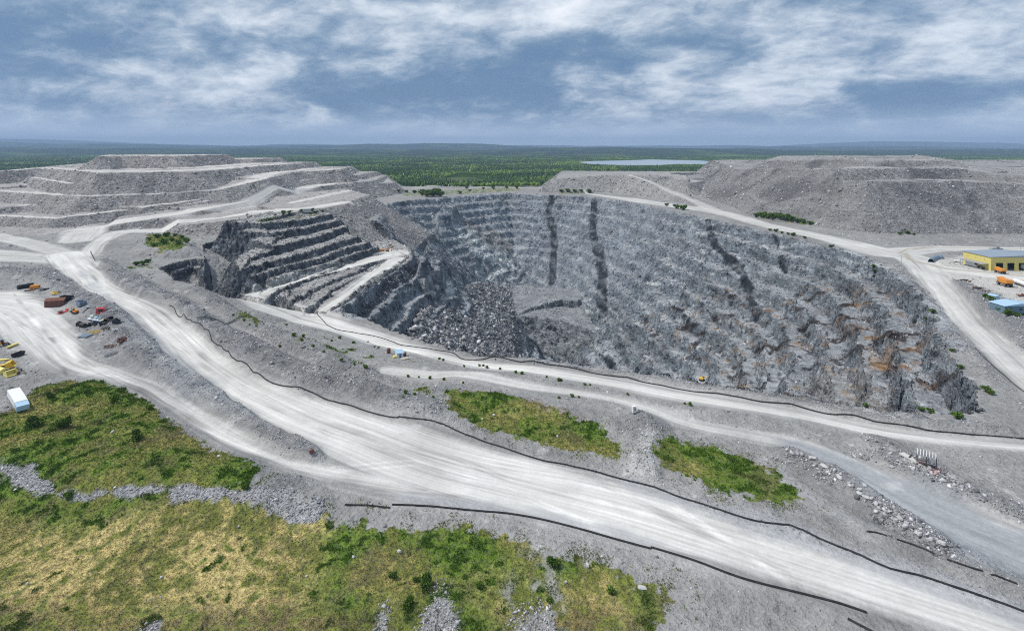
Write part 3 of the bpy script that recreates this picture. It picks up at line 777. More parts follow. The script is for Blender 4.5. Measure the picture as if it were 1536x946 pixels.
# scattered white stones
vor = t.new('ShaderNodeTexVoronoi'); vor.inputs['Scale'].default_value = .55; t.t.links.new(pos, vor.inputs['Vector'])
sep = t.new('ShaderNodeSeparateColor'); t.t.links.new(vor.outputs['Color'], sep.inputs[0])
wst = t.math('MULTIPLY', t.ramp(sep.outputs[0], .90, .93), t.ramp(vor.outputs['Distance'], .42, .30))
wst = t.math('MULTIPLY', t.math('MULTIPLY', wst, dG), t.ramp(n_c, .45, .6))
wst = t.math('MULTIPLY', wst, t.math('SUBTRACT', 1.0, t.math('MULTIPLY', dA, .85)))
base = t.mix(t.math('MULTIPLY', wst, .55), base, (.48, .48, .48, 1))
t.put(bsdf.inputs['Base Color'], base)
bsdf.inputs['Roughness'].default_value = .95
bsdf.inputs['Specular IOR Level'].default_value = .15
hgt = t.math('ADD', t.math('MULTIPLY', t.math('MULTIPLY', n_a, dG), .55), t.math('MULTIPLY', t.math('MULTIPLY', n_b, dG), 1.3))
hgt = t.math('ADD', hgt, t.math('MULTIPLY', t.math('ADD', t.math('MULTIPLY', k1, 4.0), t.math('MULTIPLY', k2, 1.6)), dK))
hgt = t.math('ADD', hgt, t.math('MULTIPLY', t.math('ADD', t.math('MULTIPLY', f1h, 1.5), t.math('MULTIPLY', f2h, 1.5)), dK))
hgt = t.math('ADD', hgt, t.math('MULTIPLY', t.math('ADD', t.math('MULTIPLY', f2h, .9), t.math('MULTIPLY', f3h, 1.1)), dF))
bmp = t.new('ShaderNodeBump'); bmp.inputs['Strength'].default_value = .9; bmp.inputs['Distance'].default_value = 1.0
t.put(bmp.inputs['Height'], hgt); t.t.links.new(bmp.outputs[0], bsdf.inputs['Normal'])
GROUND_MAT = gm_mat

# split into the pieces of the setting
qz = ZONE[QUADS[:, 0]]
qr = RS[QUADS].mean(1) > .35
qg = GRASS[QUADS].mean(1) > .5
V3 = np.stack([X, Y, Z], 1)
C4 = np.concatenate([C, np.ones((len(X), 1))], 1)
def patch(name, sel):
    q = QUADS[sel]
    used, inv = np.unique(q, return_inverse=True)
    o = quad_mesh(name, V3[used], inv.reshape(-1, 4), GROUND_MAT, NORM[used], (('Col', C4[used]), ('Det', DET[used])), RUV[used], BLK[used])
    o['kind'] = 'structure'
    return o
patch('haul_road', qr & (qz != 2))
patch('hill_road', qr & (qz == 2))
patch('grass_bank', qg & ~qr)
rest = ~qr & ~qg
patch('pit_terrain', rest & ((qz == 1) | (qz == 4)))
patch('waste_hill_left', rest & (qz == 2))
patch('waste_hill_right', rest & (qz == 3))
patch('ground', rest & (qz == 0))

# ------------------------------------------------------------------ land to the horizon
def far_height(x, y):
    z = -14 + 7 * fbm(x, y, 2200, 3, 300) + 6 * sstep(2000, 5000, y)
    u = x / y
    r1 = np.exp(-((y - 9500) / 1700) ** 2) * (70 + 130 * fbm(x, y * .4, 4200, 4, 301)) * (.75 + .35 * sstep(.2, -.8, u))
    r2 = np.exp(-((y - 14500) / 2200) ** 2) * (130 + 190 * fbm(x, y * .4, 7000, 4, 302) + 120 * sstep(-.2, -.9, u))
    r3 = sstep(19000, 24500, y) * (190 + 210 * fbm(x, y * .3, 7000, 4, 303) + 270 * sstep(-.45, -.95, u) + 90 * sstep(.3, .6, u))
    return z + np.maximum(r1, 0) + np.maximum(r2, 0) + np.maximum(r3, 0)
fy = [1150.0]
while fy[-1] < 29000:
    fy.append(fy[-1] * 1.011)
fy = np.array(fy); fu = np.linspace(-1.35, 1.35, 800)
FYY, FUU = np.meshgrid(fy, fu, indexing='ij')
fx = (FUU * FYY).ravel(); fyv = FYY.ravel()
fz = far_height(fx, fyv) + 3.5 * sstep(2200, 3600, fyv) * (fbm(fx, fyv, 60, 2, 310) + .5)
fz = np.where(fyv < 1700, np.minimum(fz, -16), fz)
LAKE = [(868, 243.2), (890, 241.6), (930, 240.8), (975, 239.4), (1040, 240.4), (1080, 242.6), (1095, 245.2), (1055, 247.0), (1010, 246.6), (985, 248.2), (940, 248.6), (900, 247.2), (880, 246.0)]
LZ = -6.0
LP = np.array([W(a, b, LZ) for a, b in LAKE])
ld, _, _, _ = nearest(fx, fyv, LP, True)
lin = inside(fx, fyv, LP)
fz = np.where(lin, np.minimum(fz, LZ - 3), np.where(ld < 400, LZ + 1 + (fz - LZ - 1) * sstep(0, 400, ld) + 2 * sstep(0, 30, ld), fz))
flat_c = fbm(fx, fyv, 700, 4, 311); fc2 = fbm(fx, fyv, 160, 3, 312)
fcol = np.zeros((len(fx), 3)) + np.array([.034, .064, .02])
fcol += (np.array([.12, .19, .04]) - fcol) * (sstep(.05, .4, flat_c + .4 * fc2) * .8)[:, None]
fcol += (np.array([.15, .21, .05]) - fcol) * (sstep(.25, .5, fbm(fx, fyv, 420, 3, 313)) * .6)[:, None]
fcol *= (1 - .45 * sstep(5000, 8000, fyv))[:, None]  # self-shadow of the distant trees put into the colour
fcol *= (1 + .5 * fbm(fx, fyv, 45, 2, 314))[:, None]
fidx = np.arange(len(fx)).reshape(len(fy), len(fu))
fq = np.stack([fidx[:-1, :-1], fidx[:-1, 1:], fidx[1:, 1:], fidx[1:, :-1]], -1).reshape(-1, 4)
fm_, t, bsdf = material('distant woodland')
pos = t.new('ShaderNodeNewGeometry').outputs['Position']
ca = t.new('ShaderNodeAttribute', attribute_name='Col').outputs['Color']
n_a = t.noise(pos, .035, 3, .7); n_b = t.noise(pos, .008, 3, .6)
ff = t.math('ADD', .25, t.math('ADD', t.math('MULTIPLY', n_a, 1.0), t.math('MULTIPLY', n_b, .5)))
cmb = t.new('ShaderNodeCombineColor')
for q in range(3):
    t.put(cmb.inputs[q], ff)
t.put(bsdf.inputs['Base Color'], t.mix(1.0, ca, cmb.outputs[0], 'MULTIPLY')); bsdf.inputs['Roughness'].default_value = 1; bsdf.inputs['Specular IOR Level'].default_value = 0
bmp = t.new('ShaderNodeBump'); bmp.inputs['Distance'].default_value = 14; t.put(bmp.inputs['Height'], n_a); t.t.links.new(bmp.outputs[0], bsdf.inputs['Normal'])
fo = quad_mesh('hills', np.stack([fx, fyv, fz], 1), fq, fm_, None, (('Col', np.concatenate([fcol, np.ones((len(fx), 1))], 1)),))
fo['kind'] = 'structure'

def water(name, P, z):
    me = bpy.data.meshes.new(name); me.from_pydata([(a, b, z) for a, b in P], [], [list(range(len(P)))]); me.materials.append(WATER)
    o = bpy.data.objects.new(name, me); COL.objects.link(o); o['kind'] = 'structure'
    return o
WATER, t, bsdf = material('lake water')
bsdf.inputs['Base Color'].default_value = (.32, .38, .42, 1); bsdf.inputs['Roughness'].default_value = .25
pos = t.new('ShaderNodeNewGeometry').outputs['Position']
bmp = t.new('ShaderNodeBump'); bmp.inputs['Distance'].default_value = .06; t.put(bmp.inputs['Height'], t.noise(pos, .05, 3)); t.t.links.new(bmp.outputs[0], bsdf.inputs['Normal'])
water('lake', LP, LZ)
# ------------------------------------------------------------------ scattered rock, grass and woodland (uncountable)
def soup(name, V, Fc, cols, mat):
    """many small triangles as one mesh; V (n,3), Fc (m,3), cols (n,3)"""
    me = bpy.data.meshes.new(name)
    n = len(Fc)
    me.vertices.add(len(V)); me.vertices.foreach_set('co', np.ascontiguousarray(V, np.float32).ravel())
    me.loops.add(n * 3); me.loops.foreach_set('vertex_index', np.ascontiguousarray(Fc, np.int32).ravel())
    me.polygons.add(n); me.polygons.foreach_set('loop_start', np.arange(0, n * 3, 3, dtype=np.int32))
    me.update(calc_edges=True)
    srgb_attr(me, 'Col', np.concatenate([cols, np.ones((len(V), 1))], 1))
    me.materials.append(mat)
    o = bpy.data.objects.new(name, me); COL.objects.link(o); o['kind'] = 'stuff'
    return o

def colmat(name, rough=.95, sc=0.0, transl=0.0):
    m, t, b = material(name)
    c = t.new('ShaderNodeAttribute', attribute_name='Col').outputs['Color']
    if sc:
        p = t.new('ShaderNodeNewGeometry').outputs['Position']
        n = t.noise(p, sc, 3, .6)
        c = t.mix(.55, c, t.mix(n, (.2, .2, .2, 1), (1.0, 1.0, 1.0, 1)), 'OVERLAY')
    t.put(b.inputs['Base Color'], c); b.inputs['Roughness'].default_value = rough; b.inputs['Specular IOR Level'].default_value = .12
    return m
ROCKM = colmat('broken rock', .95, 2.0); LEAFM = colmat('leaves', .9); TUFTM = colmat('grass blades', .95)

OCT_V = np.array([(1, 0, 0), (-1, 0, 0), (0, 1, 0), (0, -1, 0), (0, 0, 1), (0, 0, -1.)])
OCT_F = np.array([(0, 2, 4), (2, 1, 4), (1, 3, 4), (3, 0, 4), (2, 0, 5), (1, 2, 5), (3, 1, 5), (0, 3, 5)])
def rocks(name, idx_, size, cols, flat=.62):
    n = len(idx_)
    v = OCT_V[None] * (1 + RNG.uniform(-.35, .45, (n, 6, 1))) + RNG.uniform(-.28, .28, (n, 6, 3))
    # squarer blocks: shear the top
    sx = RNG.uniform(.6, 1.35, (n, 1)); sy = RNG.uniform(.6, 1.35, (n, 1)); sz = RNG.uniform(.45, 1.0, (n, 1)) * flat / .62
    a = RNG.uniform(0, 6.283, (n, 1))
    x = v[:, :, 0] * sx; y = v[:, :, 1] * sy; z = v[:, :, 2] * sz
    tl = RNG.uniform(-.5, .5, (n, 1)); z = z + tl * x
    xr = x * np.cos(a) - y * np.sin(a); yr = x * np.sin(a) + y * np.cos(a)
    s = size[:, None]
    px = X[idx_] + RNG.uniform(-.4, .4, n) * Y[idx_] / 480; py = Y[idx_] + RNG.uniform(-.4, .4, n) * Y[idx_] / 480
    P = np.stack([px[:, None] + xr * s, py[:, None] + yr * s, Z[idx_][:, None] + (z + .12) * s], -1).reshape(-1, 3)
    Fc = (OCT_F[None] + (np.arange(n) * 6)[:, None, None]).reshape(-1, 3)
    return soup(name, P, Fc, np.repeat(cols, 6, 0), ROCKM)

def pick(w, n):
    w = np.clip(w, 0, None); c = np.cumsum(w)
    return np.unique(np.searchsorted(c, RNG.uniform(0, c[-1], n)))

fr = (np.abs(X / Y) < 1.02) & (Y < 1150)
open_ = (1 - np.clip(RS * 2.2, 0, 1)) * fr
clump = sstep(-.2, .4, fbm(X, Y, 40, 3, 400))
def greys(n, base, var=.35, warm=0.0):
    b = base * np.exp(RNG.normal(0, var, n)); b = np.clip(b, .04, .62)
    c = np.stack([b, b * (1 - .01 * warm), b * (1.03 - .06 * warm)], 1)
    return c
# waste hills
w = ((ZONE == 2) | (ZONE == 3)) * (.04 + sstep(.2, .6, STEEP)) * (.35 + clump) * open_ * (1 - TRK) ** 2
i = pick(w, 42000)
rocks('rubble', i, np.clip(Y[i] / 569 * .40 * np.exp(RNG.normal(0, .5, len(i))), .25, 2.4), greys(len(i), np.where(ZONE[i] == 2, .28, .24), .38, .6))
# blasted heap in the pit
w = (FAN > .9) * (ZONE == 1) * open_
i = pick(w, 13000)
rocks('blasted_rock', i, np.clip(.42 * np.exp(RNG.normal(0, .8, len(i))), .2, 2.8), greys(len(i), .215, .42))
# pit wall debris
w = (ZONE == 1) * open_ * (.3 + (FAN > .4)) * clump * sstep(1.4, .5, STEEP) * (1 - DK)
i = pick(w, 16000)
rocks('wall_debris', i, np.clip(Y[i] / 569 * .6 * np.exp(RNG.normal(0, .4, len(i))), .3, 2.4), greys(len(i), .20, .4))
w = (ZONE == 4) * open_ * sstep(1.2, .4, STEEP)
i = pick(w, 4000)
rocks('bench_debris', i, np.clip(Y[i] / 569 * .6 * np.exp(RNG.normal(0, .4, len(i))), .3, 1.6), greys(len(i), .24, .4))
# banks and verges near the road
w = (ZONE == 0) * open_ * (1 - GRASS) * (.22 + sstep(.5, 2.0, BH) * 1.2) * (.3 + clump) * sstep(900, 300, Y)
i = pick(w, 42000)
rocks('gravel', i, np.clip(Y[i] / 569 * .42 * np.exp(RNG.normal(0, .5, len(i))), .1, 1.1), greys(len(i), .25, .4))
w = (STONES * 2.0 + sum(pmask(g, 1, 2, 7, seed=90) for g in CH) * .8) * fr * (ZONE == 0)
i = pick(w, 7000)
rocks('stone_drain', i, np.clip(.13 * np.exp(RNG.normal(0, .5, len(i))), .06, .5), greys(len(i), .27, .35))
# rocky bands on the right bank
band = lmask([(1185, 678), (1230, 697), (1290, 738), (1350, 780), (1400, 812)], 3.5, 2.5, 3, 9) + .5 * lmask([(1330, 680), (1400, 720), (1450, 745), (1520, 770)], 8, 5, 6, 12)
i = pick(band * open_, 3000)
rocks('bank_rubble', i, np.clip(.16 * np.exp(RNG.normal(0, .6, len(i))), .07, .7), greys(len(i), .22, .5))

# grass
def tufts(name, idx_, h, spread, cols):
    n = len(idx_); k = 5
    a = RNG.uniform(0, 6.283, (n, k)); r = RNG.uniform(.0, 1, (n, k)) ** .6 * spread[:, None]
    bx = X[idx_][:, None] + np.cos(a) * r + RNG.uniform(-.5, .5, (n, 1)) * Y[idx_][:, None] / 480
    by = Y[idx_][:, None] + np.sin(a) * r + RNG.uniform(-.5, .5, (n, 1)) * Y[idx_][:, None] / 480
    bz = Z[idx_][:, None] - .03
    b = RNG.uniform(0, 6.283, (n, k)); wd_ = RNG.uniform(.25, .55, (n, k)) * spread[:, None]
    hh = h[:, None] * RNG.uniform(.6, 1.2, (n, k))
    lx = RNG.uniform(-.7, .7, (n, k)) * hh; ly = RNG.uniform(-.7, .7, (n, k)) * hh
    p0 = np.stack([bx - np.cos(b) * wd_, by - np.sin(b) * wd_, bz + 0 * bx], -1); p1 = np.stack([bx + np.cos(b) * wd_, by + np.sin(b) * wd_, bz + 0 * bx], -1)
    p2 = np.stack([bx + lx, by + ly, bz + hh], -1)
    V = np.stack([p0, p1, p2], 2).reshape(-1, 3)
    Fc = np.arange(len(V)).reshape(-1, 3)
    c = cols[:, None, :] * RNG.uniform(.75, 1.3, (n, k, 1))
    return soup(name, V, Fc, np.repeat(c.reshape(-1, 3), 3, 0), TUFTM)
i = pick((GRASS > .5) * fr * (.5 + sstep(-.1, .4, gn2)), 95000)
sc_ = np.clip(Y[i] / 150, .6, 1.8)
tufts('grass', i, 
      .26 * sc_ * np.exp(RNG.normal(0, .35, len(i))), .19 * sc_, np.clip(gc[i] * 1.15, .01, .5))
i = pick((GRASS > .5) * fr * sstep(.12, .42, gn * .7 + gn2 * .8 - .3 * np.clip(lowdry, 0, 1)), 12000)
sc_ = np.clip(Y[i] / 150, .6, 1.8)
tufts('weeds', i, .42 * sc_ * np.exp(RNG.normal(0, .35, len(i))), .28 * sc_, np.array([.080, .14, .018]) * np.exp(RNG.normal(0, .25, (len(i), 1))))

fringe = sum(pmask(g, 7, 2.5, 9, seed=50 + k) for k, g in enumerate(GR[:4])) * (1 - GRASS) * (1 - np.clip(RS * 2, 0, 1)) * (1 - STONES) * sstep(-.05, .3, fbm(X, Y, 5, 3, 420))
for g in CH:
    fringe *= 1 - .8 * pmask(g, .8, 1.8, 7, seed=90)
i = pick(fringe * fr, 5200)
tufts('edge_weeds', i, .24 * np.exp(RNG.normal(0, .4, len(i))), .17 * np.ones(len(i)), np.array([.11, .145, .03]) * np.exp(RNG.normal(0, .3, (len(i), 1))))

# woodland beyond the pit
def zone_at(x, y):
    r = np.clip(np.searchsorted(YS, y), 0, NR - 1); c = np.clip(np.round((x / y + UMAX) / (2 * UMAX) * (NU - 1)).astype(int), 0, NU - 1)
    return ZONE.reshape(NR, NU)[r, c]
nt_ = 92000
ty = 1175 + (5200 - 1175) * RNG.uniform(0, 1, nt_) ** 1.7
tu = RNG.uniform(-1.05, 1.05, nt_)
tx = tu * ty
inq = ty < 1790
zz = np.where(inq, ground_z(tx, np.minimum(ty, 1790.0)), far_height(tx, ty) + 1.5)
keep = ~(inq & (zone_at(tx, np.minimum(ty, 1790.0)) != 0))
ldt, _, _, _ = nearest(tx, ty, LP, True)
keep &= ~(inside(tx, ty, LP) | (ldt < 25))
pd_, _, _, _ = nearest(tx, ty, POND, True)
keep &= ~(inside(tx, ty, POND) | (pd_ < 22))
keep &= fbm(tx, ty, 260, 3, 410) > -.22 - .3 * (ty > 2200)
keep &= ~((ty < 1330) & (RNG.uniform(0, 1, nt_) < .75))
tx, ty, zz = tx[keep], ty[keep], zz[keep]; n = len(tx)
decid = RNG.uniform(0, 1, n) < np.clip(.30 + 2.6 * fbm(tx, ty, 320, 3, 411), .03, .95)
hgt_ = np.where(decid, RNG.uniform(6, 11, n), RNG.uniform(8, 16, n)); rad = np.where(decid, RNG.uniform(2.4, 4.2, n), RNG.uniform(1.7, 2.8, n)) * (1 + sstep(1800, 4000, ty) * .8)
tone = np.exp(RNG.normal(0, .28, n))[:, None]
tcol = np.where(decid[:, None], np.array([[.105, .165, .036]]), np.array([[.038, .075, .025]])) * tone
k = 6
an = np.linspace(0, 6.283, k, endpoint=False)[None] + RNG.uniform(0, 6.283, (n, 1))
def ring(f_r, f_z):
    rr = rad[:, None] * f_r * RNG.uniform(.75, 1.25, (n, k))
    return np.stack([tx[:, None] + np.cos(an) * rr, ty[:, None] + np.sin(an) * rr, (zz + hgt_ * f_z)[:, None] + 0 * rr], -1)
low_ = ring(np.where(decid, .75, 1.0)[:, None], np.where(decid, .22, .12)); mid_ = ring(np.where(decid, 1.0, .55)[:, None], np.where(decid, .62, .55))
top_ = np.stack([tx, ty, zz + hgt_], -1)[:, None]
V = np.concatenate([low_, mid_, top_], 1).reshape(-1, 3)
fcs = []
for q in range(k):
    r_ = (q + 1) % k
    fcs += [(q, r_, k + r_), (q, k + r_, k + q), (k + q, k + r_, 2 * k)]
Fc = (np.array(fcs)[None] + (np.arange(n) * (2 * k + 1))[:, None, None]).reshape(-1, 3)
soup('woodland', V, Fc, np.repeat(tcol, 2 * k + 1, 0), LEAFM)
water('pond', POND, -8.0)
# ------------------------------------------------------------------ things
def paint(name, c, rough=.6, wear=.35, scale=1.2, metal=0.0):
    m, t, b = material(name)
    p = t.new('ShaderNodeNewGeometry').outputs['Position']
    n = t.ramp(t.noise(p, scale, 4, .65), .40, .70)
    dirt = tuple(.55 * x + .10 for x in c[:3]) + (1,)
    t.put(b.inputs['Base Color'], t.mix(t.math('MULTIPLY', n, wear), (*c, 1), dirt))
    b.inputs['Roughness'].default_value = rough; b.inputs['Metallic'].default_value = metal
    b.inputs['Specular IOR Level'].default_value = .3
    return m
M = dict(
    white=paint('white paint', (.72, .73, .74)), pale=paint('pale concrete', (.52, .51, .49), .9), grey=paint('grey steel', (.30, .31, .33), .5),
    dark=paint('dark steel', (.035, .036, .04), .6), black=paint('black rubber', (.014, .014, .016), .55, .15), rust=paint('rusty steel', (.16, .06, .035), .9, .6),
    brown=paint('red brown steel', (.14, .055, .04), .85, .5), yellow=paint('yellow paint', (.70, .46, .05), .5), lemon=paint('pale yellow paint', (.78, .68, .22), .5),
    orange=paint('orange paint', (.62, .24, .03), .5), red=paint('red paint', (.50, .045, .04), .5), blue=paint('pale blue sheet', (.36, .52, .66), .45),
    navy=paint('blue paint', (.07, .16, .30), .5), slate=paint('slate blue steel', (.16, .22, .29), .5), green=paint('green paint', (.05, .26, .17), .5),
    wall=paint('yellow cladding', (.62, .53, .17), .6, .25), roofg=paint('grey roof sheet', (.24, .29, .35), .5), glass=paint('dark glass', (.02, .025, .03), .12, .1),
    boulder=paint('pale boulder', (.46, .46, .45), .95, .5, 2.5), slab=paint('grey slab rock', (.34, .34, .345), .95, .6, 2.0), wood=paint('weathered boards', (.40, .36, .31), .9), dirt=paint('stained scrap', (.10, .075, .06), .9, .6),
    teal=paint('blue grey cladding', (.12, .20, .25), .6), inside=paint('shed interior', (.05, .05, .055), .9))

def parent_to(o, par):
    o.parent = par

class MB:
    def __init__(s):
        s.v = []; s.f = []
    def add(s, vs, fs):
        n = len(s.v); s.v += [tuple(v) for v in vs]; s.f += [tuple(n + i for i in f) for f in fs]; return s
    def box(s, c, d, rz=0.0, rx=0.0, ry=0.0, taper=1.0, bev=.06):
        """box with chamfered upright edges; taper shrinks the top"""
        hx, hy, hz = d[0] / 2, d[1] / 2, d[2] / 2
        b = min(bev, hx * .4, hy * .4)
        ring = [(-hx + b, -hy), (hx - b, -hy), (hx, -hy + b), (hx, hy - b), (hx - b, hy), (-hx + b, hy), (-hx, hy - b), (-hx, -hy + b)]
        Mx = Matrix.Translation(c) @ Matrix.Rotation(rz, 4, 'Z') @ Matrix.Rotation(ry, 4, 'Y') @ Matrix.Rotation(rx, 4, 'X')
        vs = [Mx @ Vector((x, y, -hz)) for x, y in ring] + [Mx @ Vector((x * taper, y * taper, hz)) for x, y in ring]
        fs = [tuple(reversed(range(8))), tuple(range(8, 16))] + [(i, (i + 1) % 8, 8 + (i + 1) % 8, 8 + i) for i in range(8)]
        return s.add(vs, fs)
    def cyl(s, a, b, r, n=12, r2=None):
        a = Vector(a); b = Vector(b); r2 = r if r2 is None else r2
        q = (b - a).to_track_quat('Z', 'Y')
        vs = []
        for p, rr in ((a, r), (b, r2)):
            for k in range(n):
                an = 2 * math.pi * k / n
                vs.append(p + q @ Vector((math.cos(an) * rr, math.sin(an) * rr, 0)))
        fs = [(i, (i + 1) % n, n + (i + 1) % n, n + i) for i in range(n)] + [tuple(reversed(range(n))), tuple(range(n, 2 * n))]
        return s.add(vs, fs)
    def tube(s, pts, r, n=6):
        pts = [Vector(p) for p in pts]; vs = []; fs = []
        for i, p in enumerate(pts):
            d = (pts[min(i + 1, len(pts) - 1)] - pts[max(i - 1, 0)]).normalized()
            q = d.to_track_quat('Z', 'Y')
            vs += [p + q @ Vector((math.cos(6.28318 * k / n) * r, math.sin(6.28318 * k / n) * r, 0)) for k in range(n)]
        for i in range(len(pts) - 1):
            fs += [(i * n + k, i * n + (k + 1) % n, (i + 1) * n + (k + 1) % n, (i + 1) * n + k) for k in range(n)]
        return s.add(vs, fs + [tuple(reversed(range(n))), tuple(range((len(pts) - 1) * n, len(pts) * n))])
    def prism(s, prof, y0, y1):
        """profile in x,z pushed along y"""
        n = len(prof)
        vs = [(x, y0, z) for x, z in prof] + [(x, y1, z) for x, z in prof]
        fs = [(i, (i + 1) % n, n + (i + 1) % n, n + i) for i in range(n)] + [tuple(reversed(range(n))), tuple(range(n, 2 * n))]
        return s.add(vs, fs)
    def rock(s, c, d, seed):
        rg_ = random.Random(seed); vs = []; fs = []
        # an irregular block: cut sphere points
        n, m = 7, 4
        for j in range(1, m):
            for k in range(n):
                th = math.pi * j / m; ph = 6.28318 * (k + .5 * (j % 2)) / n
                r = rg_.uniform(.78, 1.18)
                vs.append((c[0] + d[0] / 2 * r * math.sin(th) * math.cos(ph), c[1] + d[1] / 2 * r * math.sin(th) * math.sin(ph), c[2] + d[2] / 2 * r * math.cos(th)))
        vs += [(c[0], c[1], c[2] + d[2] / 2 * .9), (c[0], c[1], c[2] - d[2] / 2)]
        t_, b_ = len(vs) - 2, len(vs) - 1
        for j in range(m - 2):
            for k in range(n):
                fs.append((j * n + k, (j + 1) * n + k, (j + 1) * n + (k + 1) % n, j * n + (k + 1) % n))
        for k in range(n):
            fs.append((t_, k, (k + 1) % n)); fs.append((b_, (m - 2) * n + (k + 1) % n, (m - 2) * n + k))
        return s.add(vs, fs)
    def build(s, name, mat, par=None):
        me = bpy.data.meshes.new(name); me.from_pydata(s.v, [], s.f); me.materials.append(M[mat] if isinstance(mat, str) else mat); me.update()
        o = bpy.data.objects.new(name, me); COL.objects.link(o)
        if par is not None:
            o.parent = par
        return o

def tag(o, label, cat, group=None):
    o['label'] = label; o['category'] = cat
    if group:
        o['group'] = group
    return o
def thing(name, label, cat, p, rz=0.0, group=None):
    o = bpy.data.objects.new(name, None); o.empty_display_size = .5; COL.objects.link(o)
    o.location = p; o.rotation_euler = (0, 0, rz)
    return tag(o, label, cat, group)
def solo(name, mb, mat, label, cat, p, rz=0.0, group=None):
    o = mb.build(name, mat); o.location = p; o.rotation_euler = (0, 0, rz)
    return tag(o, label, cat, group)
def copy_thing(o, p, rz=0.0, label=None, scale=None):
    c = o.copy(); COL.objects.link(c); c.location = p; c.rotation_euler = (0, 0, rz)
    if label:
        c['label'] = label
    if scale:
        c.scale = scale
    for ch in o.children:
        d = ch.copy(); COL.objects.link(d); d.parent = c
        for g in ch.children:
            e_ = g.copy(); COL.objects.link(e_); e_.parent = d
    return c
def yaw(a, b):
    """heading on the ground from one photo point to another"""
    p, q = hit(*a), hit(*b)
    return math.atan2(q.y - p.y, q.x - p.x)

# ---- the white box trailer by the green bank
p = hit(27, 607); rz = math.atan2(hit(36, 616).y - hit(18, 594).y, hit(36, 616).x - hit(18, 594).x)
tr = thing('box_trailer', 'white box trailer with a pale blue end beside the green bank', 'trailer', p + Vector((0, 0, .1)), rz)
MB().box((-1.4, 0, 1.75), (13.0, 3.0, 1.8)).build('cargo_box', 'white', tr)
MB().box((6.6, 0, 1.6), (3.0, 3.0, 1.5), 0, 0, .12).build('end_hood', 'blue', tr)
MB().box((.5, 0, .70), (13.5, 1.2, .25)).build('chassis', 'dark', tr)
for x in (-5.2, -3.9, 4.2):
    for y in (-1.15, 1.15):
        MB().cyl((x, y - .17, .45), (x, y + .17, .45), .45, 14).build('wheel', 'black', tr)

# ---- the workshop and its yard
cnr = Vector((*W(1486, 405, .3), 0)); cnr.z = hit(1486, 405).z
wk = thing('workshop_building', 'yellow clad workshop with three dark open bays and a flat grey roof', 'building', cnr)
L_, D_, Hh = 44.0, 22.0, 8.8
fw = MB()
bays = [(3.0, 8.2), (10.4, 15.6), (17.8, 23.0), (30, 35.2)]
x0 = 0.0
for a, b in bays:
    fw.box(((x0 + a) / 2, 0, 2.7), (a - x0, .4, 5.4), bev=.01); x0 = b
fw.box(((x0 + L_) / 2, 0, 2.7), (L_ - x0, .4, 5.4), bev=.01)
fw.box((L_ / 2, 0, 7.1), (L_, .4, 3.4), bev=.01)
fw.box((.2, D_ / 2 + .2, Hh / 2), (.4, D_ - .01, Hh), bev=.01); fw.box((L_ - .2, D_ / 2 + .2, Hh / 2), (.4, D_ - .01, Hh), bev=.01); fw.box((L_ / 2, D_ + .4, Hh / 2), (L_, .4, Hh), bev=.01)
fw.build('wall', 'wall', wk)
MB().prism([(-.5, 8.82), (L_ + .5, 8.82), (L_ + .5, 9.1), (L_ / 2, 10.0), (-.5, 9.1)], -.6, D_ + 1.0).build('roof', 'roofg', wk)
MB().box((L_ / 2, 6, .06), (L_ - 1, 11, .1)).build('floor_slab', 'pale', wk)
MB().box((L_ / 2, 9.5, 3.2), (L_ - 1, .3, 6.2)).build('inner_wall', 'inside', wk)
for a, b in bays:
    d = MB()
    d.box((a + .12, -.26, 2.7), (.24, .1, 5.4)); d.box((b - .12, -.26, 2.7), (.24, .1, 5.4)); d.box(((a + b) / 2, -.27, 5.42), (b - a, .12, .3))
    d.build('door_frame', 'lemon', wk)
cn = MB().box((-2.4, 11, 4.1), (4.6, 19, .25), 0, 0, -.06).build('canopy', 'grey', wk)
for y in (2.5, 8, 13.5, 19.5):
    MB().cyl((-4.3, y, -.3), (-4.3, y, 4.0), .12, 8).build('post', 'grey', cn)
for y, z in ((5, 6.6), (12, 6.6), (18.5, 6.6)):
    MB().box((-.08, y, z), (.16, .5, .5)).build('wall_lamp', 'grey', wk)

def wheels(par, xs, y, r, w=.3):
    for x in xs:
        for s_ in (-1, 1):
            wl = MB().cyl((x, s_ * y - w / 2, r), (x, s_ * y + w / 2, r), r, 14).build('wheel', 'black', par)
            MB().cyl((x, s_ * (y + w / 2 - .02) - .03, r), (x, s_ * (y + w / 2 - .02) + .05, r), r * .5, 10).build('rim', 'grey', wl)

def haul_truck(label, p, rz, body='orange', s=1.0, group='haul trucks at the workshop'):
    t_ = thing('haul_truck', label, 'dump truck', p, rz, group); t_.scale = (s, s, s)
    MB().box((0, 0, 1.5), (9.0, 2.6, .7)).build('chassis', 'dark', t_)
    b = MB().prism([(-4.9, 2.6), (-4.6, 4.3), (2.2, 4.5), (4.4, 4.9), (4.4, 4.65), (2.4, 4.1), (1.8, 2.0), (-3.6, 1.95)], -2.1, 2.1).build('dump_body', body, t_)
    MB().box((3.3, .9, 3.0), (1.7, 1.6, 1.7)).build('cab', body, t_)
    MB().box((4.17, .9, 3.3), (.06, 1.4, .8)).build('windscreen', 'glass', t_)
    MB().box((3.9, 0, 1.9), (1.5, 3.4, .9)).build('bonnet', body, t_)
    wheels(t_, (-2.8, 2.9), 1.7, 1.15, .9)
    return t_
haul_truck('orange dump truck parked across the open workshop bays', hit(1500, 409.5), yaw((1511, 411), (1489, 405)), s=.72)
haul_truck('orange dump truck standing alone in the pale yard beside a long white trailer', hit(1507, 428.5), yaw((1520, 431.5), (1495, 423.5)), s=.92)

